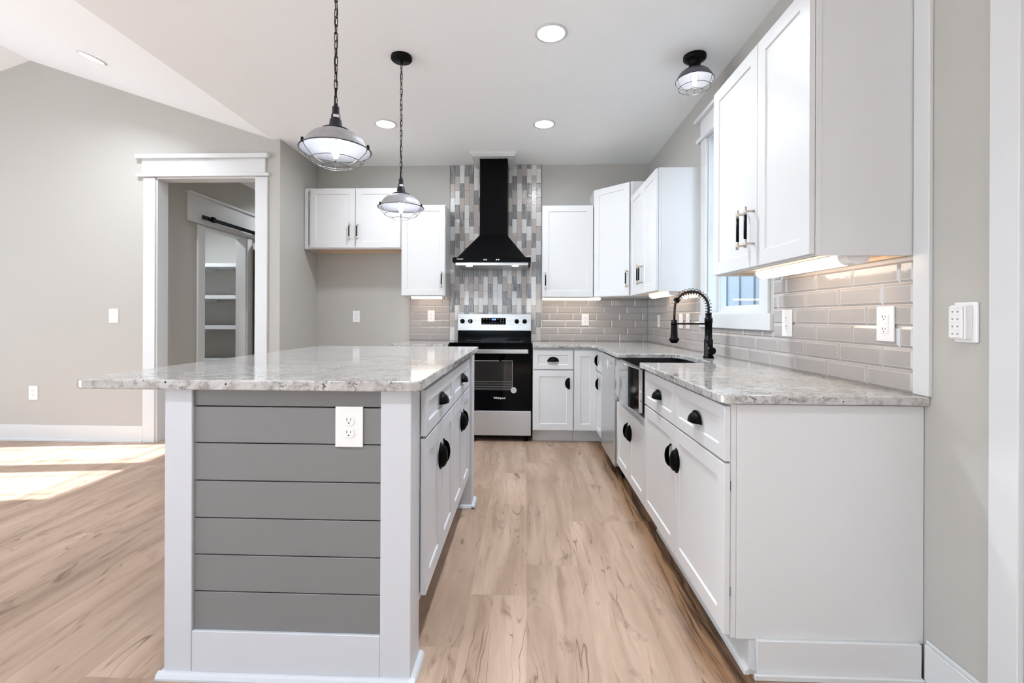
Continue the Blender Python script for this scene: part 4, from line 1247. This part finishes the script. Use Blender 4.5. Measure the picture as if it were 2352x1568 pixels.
# ------------------------------------------------------------------ lamps
def add_light(kind, name, loc, energy, color, size=0.1, parent=None, rot=None, spread=None):
    ld = bpy.data.lights.new(name, kind)
    ld.energy = energy; ld.color = color
    if kind == 'AREA': ld.shape = 'DISK'; ld.size = size; ld.spread = math.radians(spread or 180)
    elif kind == 'POINT': ld.shadow_soft_size = size
    elif kind == 'SPOT': ld.shadow_soft_size = size; ld.spot_size = spread or 2.6; ld.spot_blend = 0.6
    lo = bpy.data.objects.new(name, ld); COL.objects.link(lo); lo.location = loc
    if rot: lo.rotation_euler = rot
    if parent: lo.parent = parent
    return lo

def recessed(label, x, y, z=ZC, tilt=0.0, r=0.075, e=10, sp=150):
    t = thing('recessed_light', label, 'ceiling light', (x, y, z), 0, 'recessed ceiling lights')
    t.rotation_euler = (0, tilt, 0)
    b = MB(); b.lathe([(r, -0.001), (r + 0.016, -0.001), (r + 0.017, -0.005), (r + 0.002, -0.008), (r, -0.006)], (0, 0, 0), 40, close=True); b.build('trim_ring', TRIMP, t)
    b = MB(); b.cyl((0, 0, -0.002), (0, 0, -0.005), r - 0.0005, n=40); b.build('diffuser', LEDC, t)
    add_light('AREA', 'recessed_lamp', (0, 0, -0.012), e, (0.85, 0.925, 1.0), r * 1.8, t, spread=sp)
    return t
recessed('large round recessed light nearest the camera above the aisle', 0.133, 2.63, e=14, sp=140)
recessed('recessed light seen between the two pendants', -1.168, 3.826, e=8, sp=175)
recessed('recessed light in front of the range hood', 0.141, 3.861, e=5.5, sp=165)
nv = math.atan2(ZRG - ZC, XV - XRG)
recessed('elongated recessed light on the sloping vault at top left', -3.184, 3.307, 3.0354, nv, 0.072)
# unseen fittings added behind the camera to brighten the room
recessed('added, unseen recessed light behind the camera, right row', 0.133, 0.3, e=6, sp=105)
recessed('added, unseen recessed light behind the camera, left row', -1.168, 0.3, e=6, sp=105)
recessed('added, unseen recessed light in the rear ceiling, right row', 0.133, -1.8, e=26, sp=85)
recessed('added, unseen recessed light in the rear ceiling, left row', -1.168, -1.8, e=26, sp=85)

# unseen ceiling lights added to brighten the pantry and the hall
recessed('added, unseen recessed light in the pantry ceiling beyond the doorway', -4.2, 5.3, 2.73, e=14)
recessed('added, unseen recessed light in the hall ceiling beyond the doorway', -2.9, 6.2, 2.73, e=9)

def pendant(label, x, y, rot):
    t = thing('pendant_light', label, 'pendant light', (x, y, ZC), rot, 'caged pendant lights over the island')
    b = MB(); b.lathe([(0.0, -0.0005), (0.064, -0.0005), (0.064, -0.018), (0.058, -0.024), (0.012, -0.026), (0.009, -0.040), (0.0, -0.040)], n=32); b.build('ceiling_canopy', BLKM, t)
    ztop = 2.002 - ZC
    zs_ = -0.040; ll = 0.040
    nl = int(round((zs_ - ztop) / (ll * 0.78)))
    step = (zs_ - ztop) / nl
    b = MB()
    for i in range(nl):
        c0 = zs_ - (i + 0.5) * step
        pts = []
        hl = step * 0.5 + 0.0035; w = 0.0068
        for k_ in range(14):
            a = 2 * PI * k_ / 14
            px = w * math.cos(a); pz = (hl - w) * (1 if math.sin(a) > 0 else -1) * (1 if abs(math.sin(a)) > 1e-6 else 0) + w * math.sin(a)
            tw = 0.0 if i % 2 == 0 else PI / 2
            tw += 0.35 * math.sin(i * 0.9)
            pts.append((px * math.cos(tw), px * math.sin(tw), c0 + pz))
        b.tube(pts, 0.0017, 6, closed=True)
    b.tube([(0.003 * math.sin(i * 0.8), 0.003 * math.cos(i * 0.7), zs_ - (zs_ - ztop) * i / 40) for i in range(41)], 0.0016, 6)
    b.build('chain', BLKM, t)
    zz = lambda z: z - ZC
    b = MB(); b.lathe([(0.0, zz(2.006)), (0.008, zz(2.004)), (0.009, zz(1.992)), (0.0135, zz(1.991)), (0.0145, zz(1.962)), (0.0175, zz(1.960)), (0.0185, zz(1.942)), (0.0225, zz(1.938)), (0.026, zz(1.913)), (0.036, zz(1.906)), (0.054, zz(1.899)), (0.054, zz(1.895)), (0.0, zz(1.893))], n=28)
    nk = b.build('socket_neck', NECK, t)
    la = [math.radians(-68 + 60 * i / 6) for i in range(7)]
    b = MB(); b.prism([(0.0215 * math.cos(a), 0.0215 * math.sin(a)) for a in la] + [(0.0228 * math.cos(a), 0.0228 * math.sin(a)) for a in la[::-1]], zz(1.9440), zz(1.9545), 'Z'); b.build('maker_label', WHMARK, nk)
    prof = [(0.050, 1.893), (0.066, 1.888), (0.088, 1.878), (0.104, 1.864), (0.114, 1.848), (0.121, 1.832), (0.137, 1.817)]
    inn = [(r_ - 0.0012, z_ - 0.0022) for r_, z_ in prof]
    b = MB(); b.cur = 0; b.lathe([(r_, zz(z_)) for r_, z_ in prof] , n=48)
    b.f = b.f[:-2]; b.m = b.m[:-2]; b.sm = b.sm[:-2]      # open ends
    b.cur = 1; nb = len(b.f); b.lathe([(r_, zz(z_)) for r_, z_ in inn], n=48)
    b.f = b.f[:-2]; b.m = b.m[:-2]; b.sm = b.sm[:-2]
    b.build('shade', [SHADE, SHADEI], t)
    b = MB()
    def ring(r_, z_, w=0.0016): b.tube([(r_ * math.cos(2*PI*i/40), r_ * math.sin(2*PI*i/40), zz(z_)) for i in range(40)], w, 6, closed=True)
    ring(0.139, 1.8165, 0.0024); ring(0.098, 1.772, 0.0012); ring(0.052, 1.750, 0.0013)
    for k_ in range(6):
        a = 2 * PI * k_ / 6 + 0.3
        b.tube([(r_ * math.cos(a), r_ * math.sin(a), zz(z_)) for r_, z_ in ((0.139, 1.8165), (0.127, 1.797), (0.098, 1.772), (0.052, 1.750))], 0.0014, 6)
    b.build('wire_cage', WIRE, t)
    for k_ in range(3):
        b = MB(); a = 2 * PI * k_ / 3 + 0.3
        b.box(0.139 * math.cos(a) - 0.004, 0.139 * math.cos(a) + 0.004, 0.139 * math.sin(a) - 0.004, 0.139 * math.sin(a) + 0.004, zz(1.812), zz(1.824))
        b.cyl((0.139 * math.cos(a), 0.139 * math.sin(a), zz(1.824)), (0.139 * math.cos(a), 0.139 * math.sin(a), zz(1.829)), 0.005, n=8)
        b.build('cage_clip', BLKM, t)
    b = MB(); b.lathe([(0.0, zz(1.773)), (0.012, zz(1.777)), (0.024, zz(1.794)), (0.029, zz(1.815)), (0.026, zz(1.838)), (0.017, zz(1.860)), (0.013, zz(1.872))], n=24)
    bu = b.build('bulb', BULBG, t)
    b = MB(); b.lathe([(0.0, zz(1.782)), (0.004, zz(1.785)), (0.0085, zz(1.797)), (0.0115, zz(1.815)), (0.0125, zz(1.835)), (0.011, zz(1.850)), (0.0, zz(1.856))], n=16)
    b.build('filament', FILA, bu)
    add_light('POINT', 'pendant_lamp', (0, 0, zz(1.82)), 5.5, (0.85, 0.925, 1.0), 0.02, t)
    return t
pendant('caged pendant light nearest the camera, chain running out of the photo', -0.772, 1.861, -0.42)
pendant('caged pendant light further back with its round canopy visible', -0.772, 2.845, -0.56)

# flush mount near the right wall
t = thing('flush_mount_light', 'small black caged flush ceiling light above the sink', 'ceiling light', (1.020, 2.89, ZC))
b = MB(); b.lathe([(0.0, -0.0005), (0.067, -0.0005), (0.067, -0.020), (0.060, -0.028), (0.046, -0.034), (0.034, -0.048), (0.034, -0.070), (0.038, -0.078), (0.0, -0.079)], n=32); b.build('ceiling_canopy', BLKM, t)
prof = [(0.038, -0.078), (0.060, -0.086), (0.085, -0.104), (0.102, -0.130), (0.110, -0.150)]
b = MB(); b.cur = 0; b.lathe(prof, n=40); b.f = b.f[:-2]; b.m = b.m[:-2]; b.sm = b.sm[:-2]
b.cur = 1; b.lathe([(r_ - 0.0015, z_ - 0.002) for r_, z_ in prof], n=40); b.f = b.f[:-2]; b.m = b.m[:-2]; b.sm = b.sm[:-2]
b.build('shade', [pm('dark_smoky_shade', (0.13, 0.13, 0.16), 0.3, 0.5), SHADEI], t)
b = MB()
for r_, z_ in ((0.111, -0.151), (0.092, -0.195), (0.048, -0.216)):
    b.tube([(r_ * math.cos(2*PI*i/36), r_ * math.sin(2*PI*i/36), z_) for i in range(36)], 0.0016, 6, closed=True)
for k_ in range(6):
    a = 2 * PI * k_ / 6 + 0.2
    b.tube([(r_ * math.cos(a), r_ * math.sin(a), z_) for r_, z_ in ((0.111, -0.151), (0.106, -0.175), (0.092, -0.195), (0.048, -0.216))], 0.0014, 6)
b.build('wire_cage', WIRE, t)
b = MB(); b.lathe([(0.0, -0.195), (0.012, -0.191), (0.024, -0.174), (0.029, -0.152), (0.026, -0.128), (0.017, -0.104), (0.013, -0.092)], n=24); bu = b.build('bulb', BULBG, t)
b = MB(); b.lathe([(0.0, -0.183), (0.004, -0.180), (0.0085, -0.168), (0.0115, -0.150), (0.0125, -0.130), (0.011, -0.115), (0.0, -0.109)], n=16)
b.build('filament', FILA, bu)
add_light('POINT', 'flush_lamp', (0, 0, -0.15), 1.6, (0.85, 0.925, 1.0), 0.02, t)

# under-cabinet tubes : half-round diffuser along local x, hanging below z=0, back at y=0
def under_tube(label, loc, rz, L, w=0.075, h=0.034, cap=0.05, energy=None):
    t = thing('under_cabinet_light', label, 'cabinet light', loc, rz, 'warm tube lights under the wall cabinets')
    n = 10
    prof = [(-w / 2 + w * 0.5 - 0, 0)]
    prof = [(-w/2 * math.cos(PI * i / n), -h * math.sin(PI * i / n) ** 0.8 - 0.003) for i in range(n + 1)]
    b = MB(); b.prism(prof, cap * 0.25, L - cap, 'X'); b.build('diffuser', TUBE, t)
    prof2 = [(p[0] * 1.03, p[1] * 1.03 - 0.0) for p in prof] + [(w/2 * 1.03, -0.0003), (-w/2 * 1.03, -0.0003)]
    b = MB(); b.prism(prof2, L - cap, L, 'X'); b.prism(prof2, 0.0, cap * 0.25, 'X'); b.box(cap * 0.25, L - cap, -w/2, w/2, -0.0028, -0.0003); b.build('housing', PLASTIC, t, bevel=0.001)
    return t
under_tube('brightest warm tube light under the nearest right-hand cabinet', (1.10, 2.22, 1.3645), RN, 0.63)
under_tube('warm tube light under the cabinet left of the hood', (-1.170, 4.735, 1.3625), 0, 0.335, cap=0.02, h=0.028)
under_tube('warm tube light under the cabinet right of the hood', (0.160, 4.735, 1.3445), 0, 0.59, cap=0.012, h=0.017)
under_tube('warm tube light under the right wall cabinet beside the window', (1.12, 4.18, 1.3545), RN, 0.62)
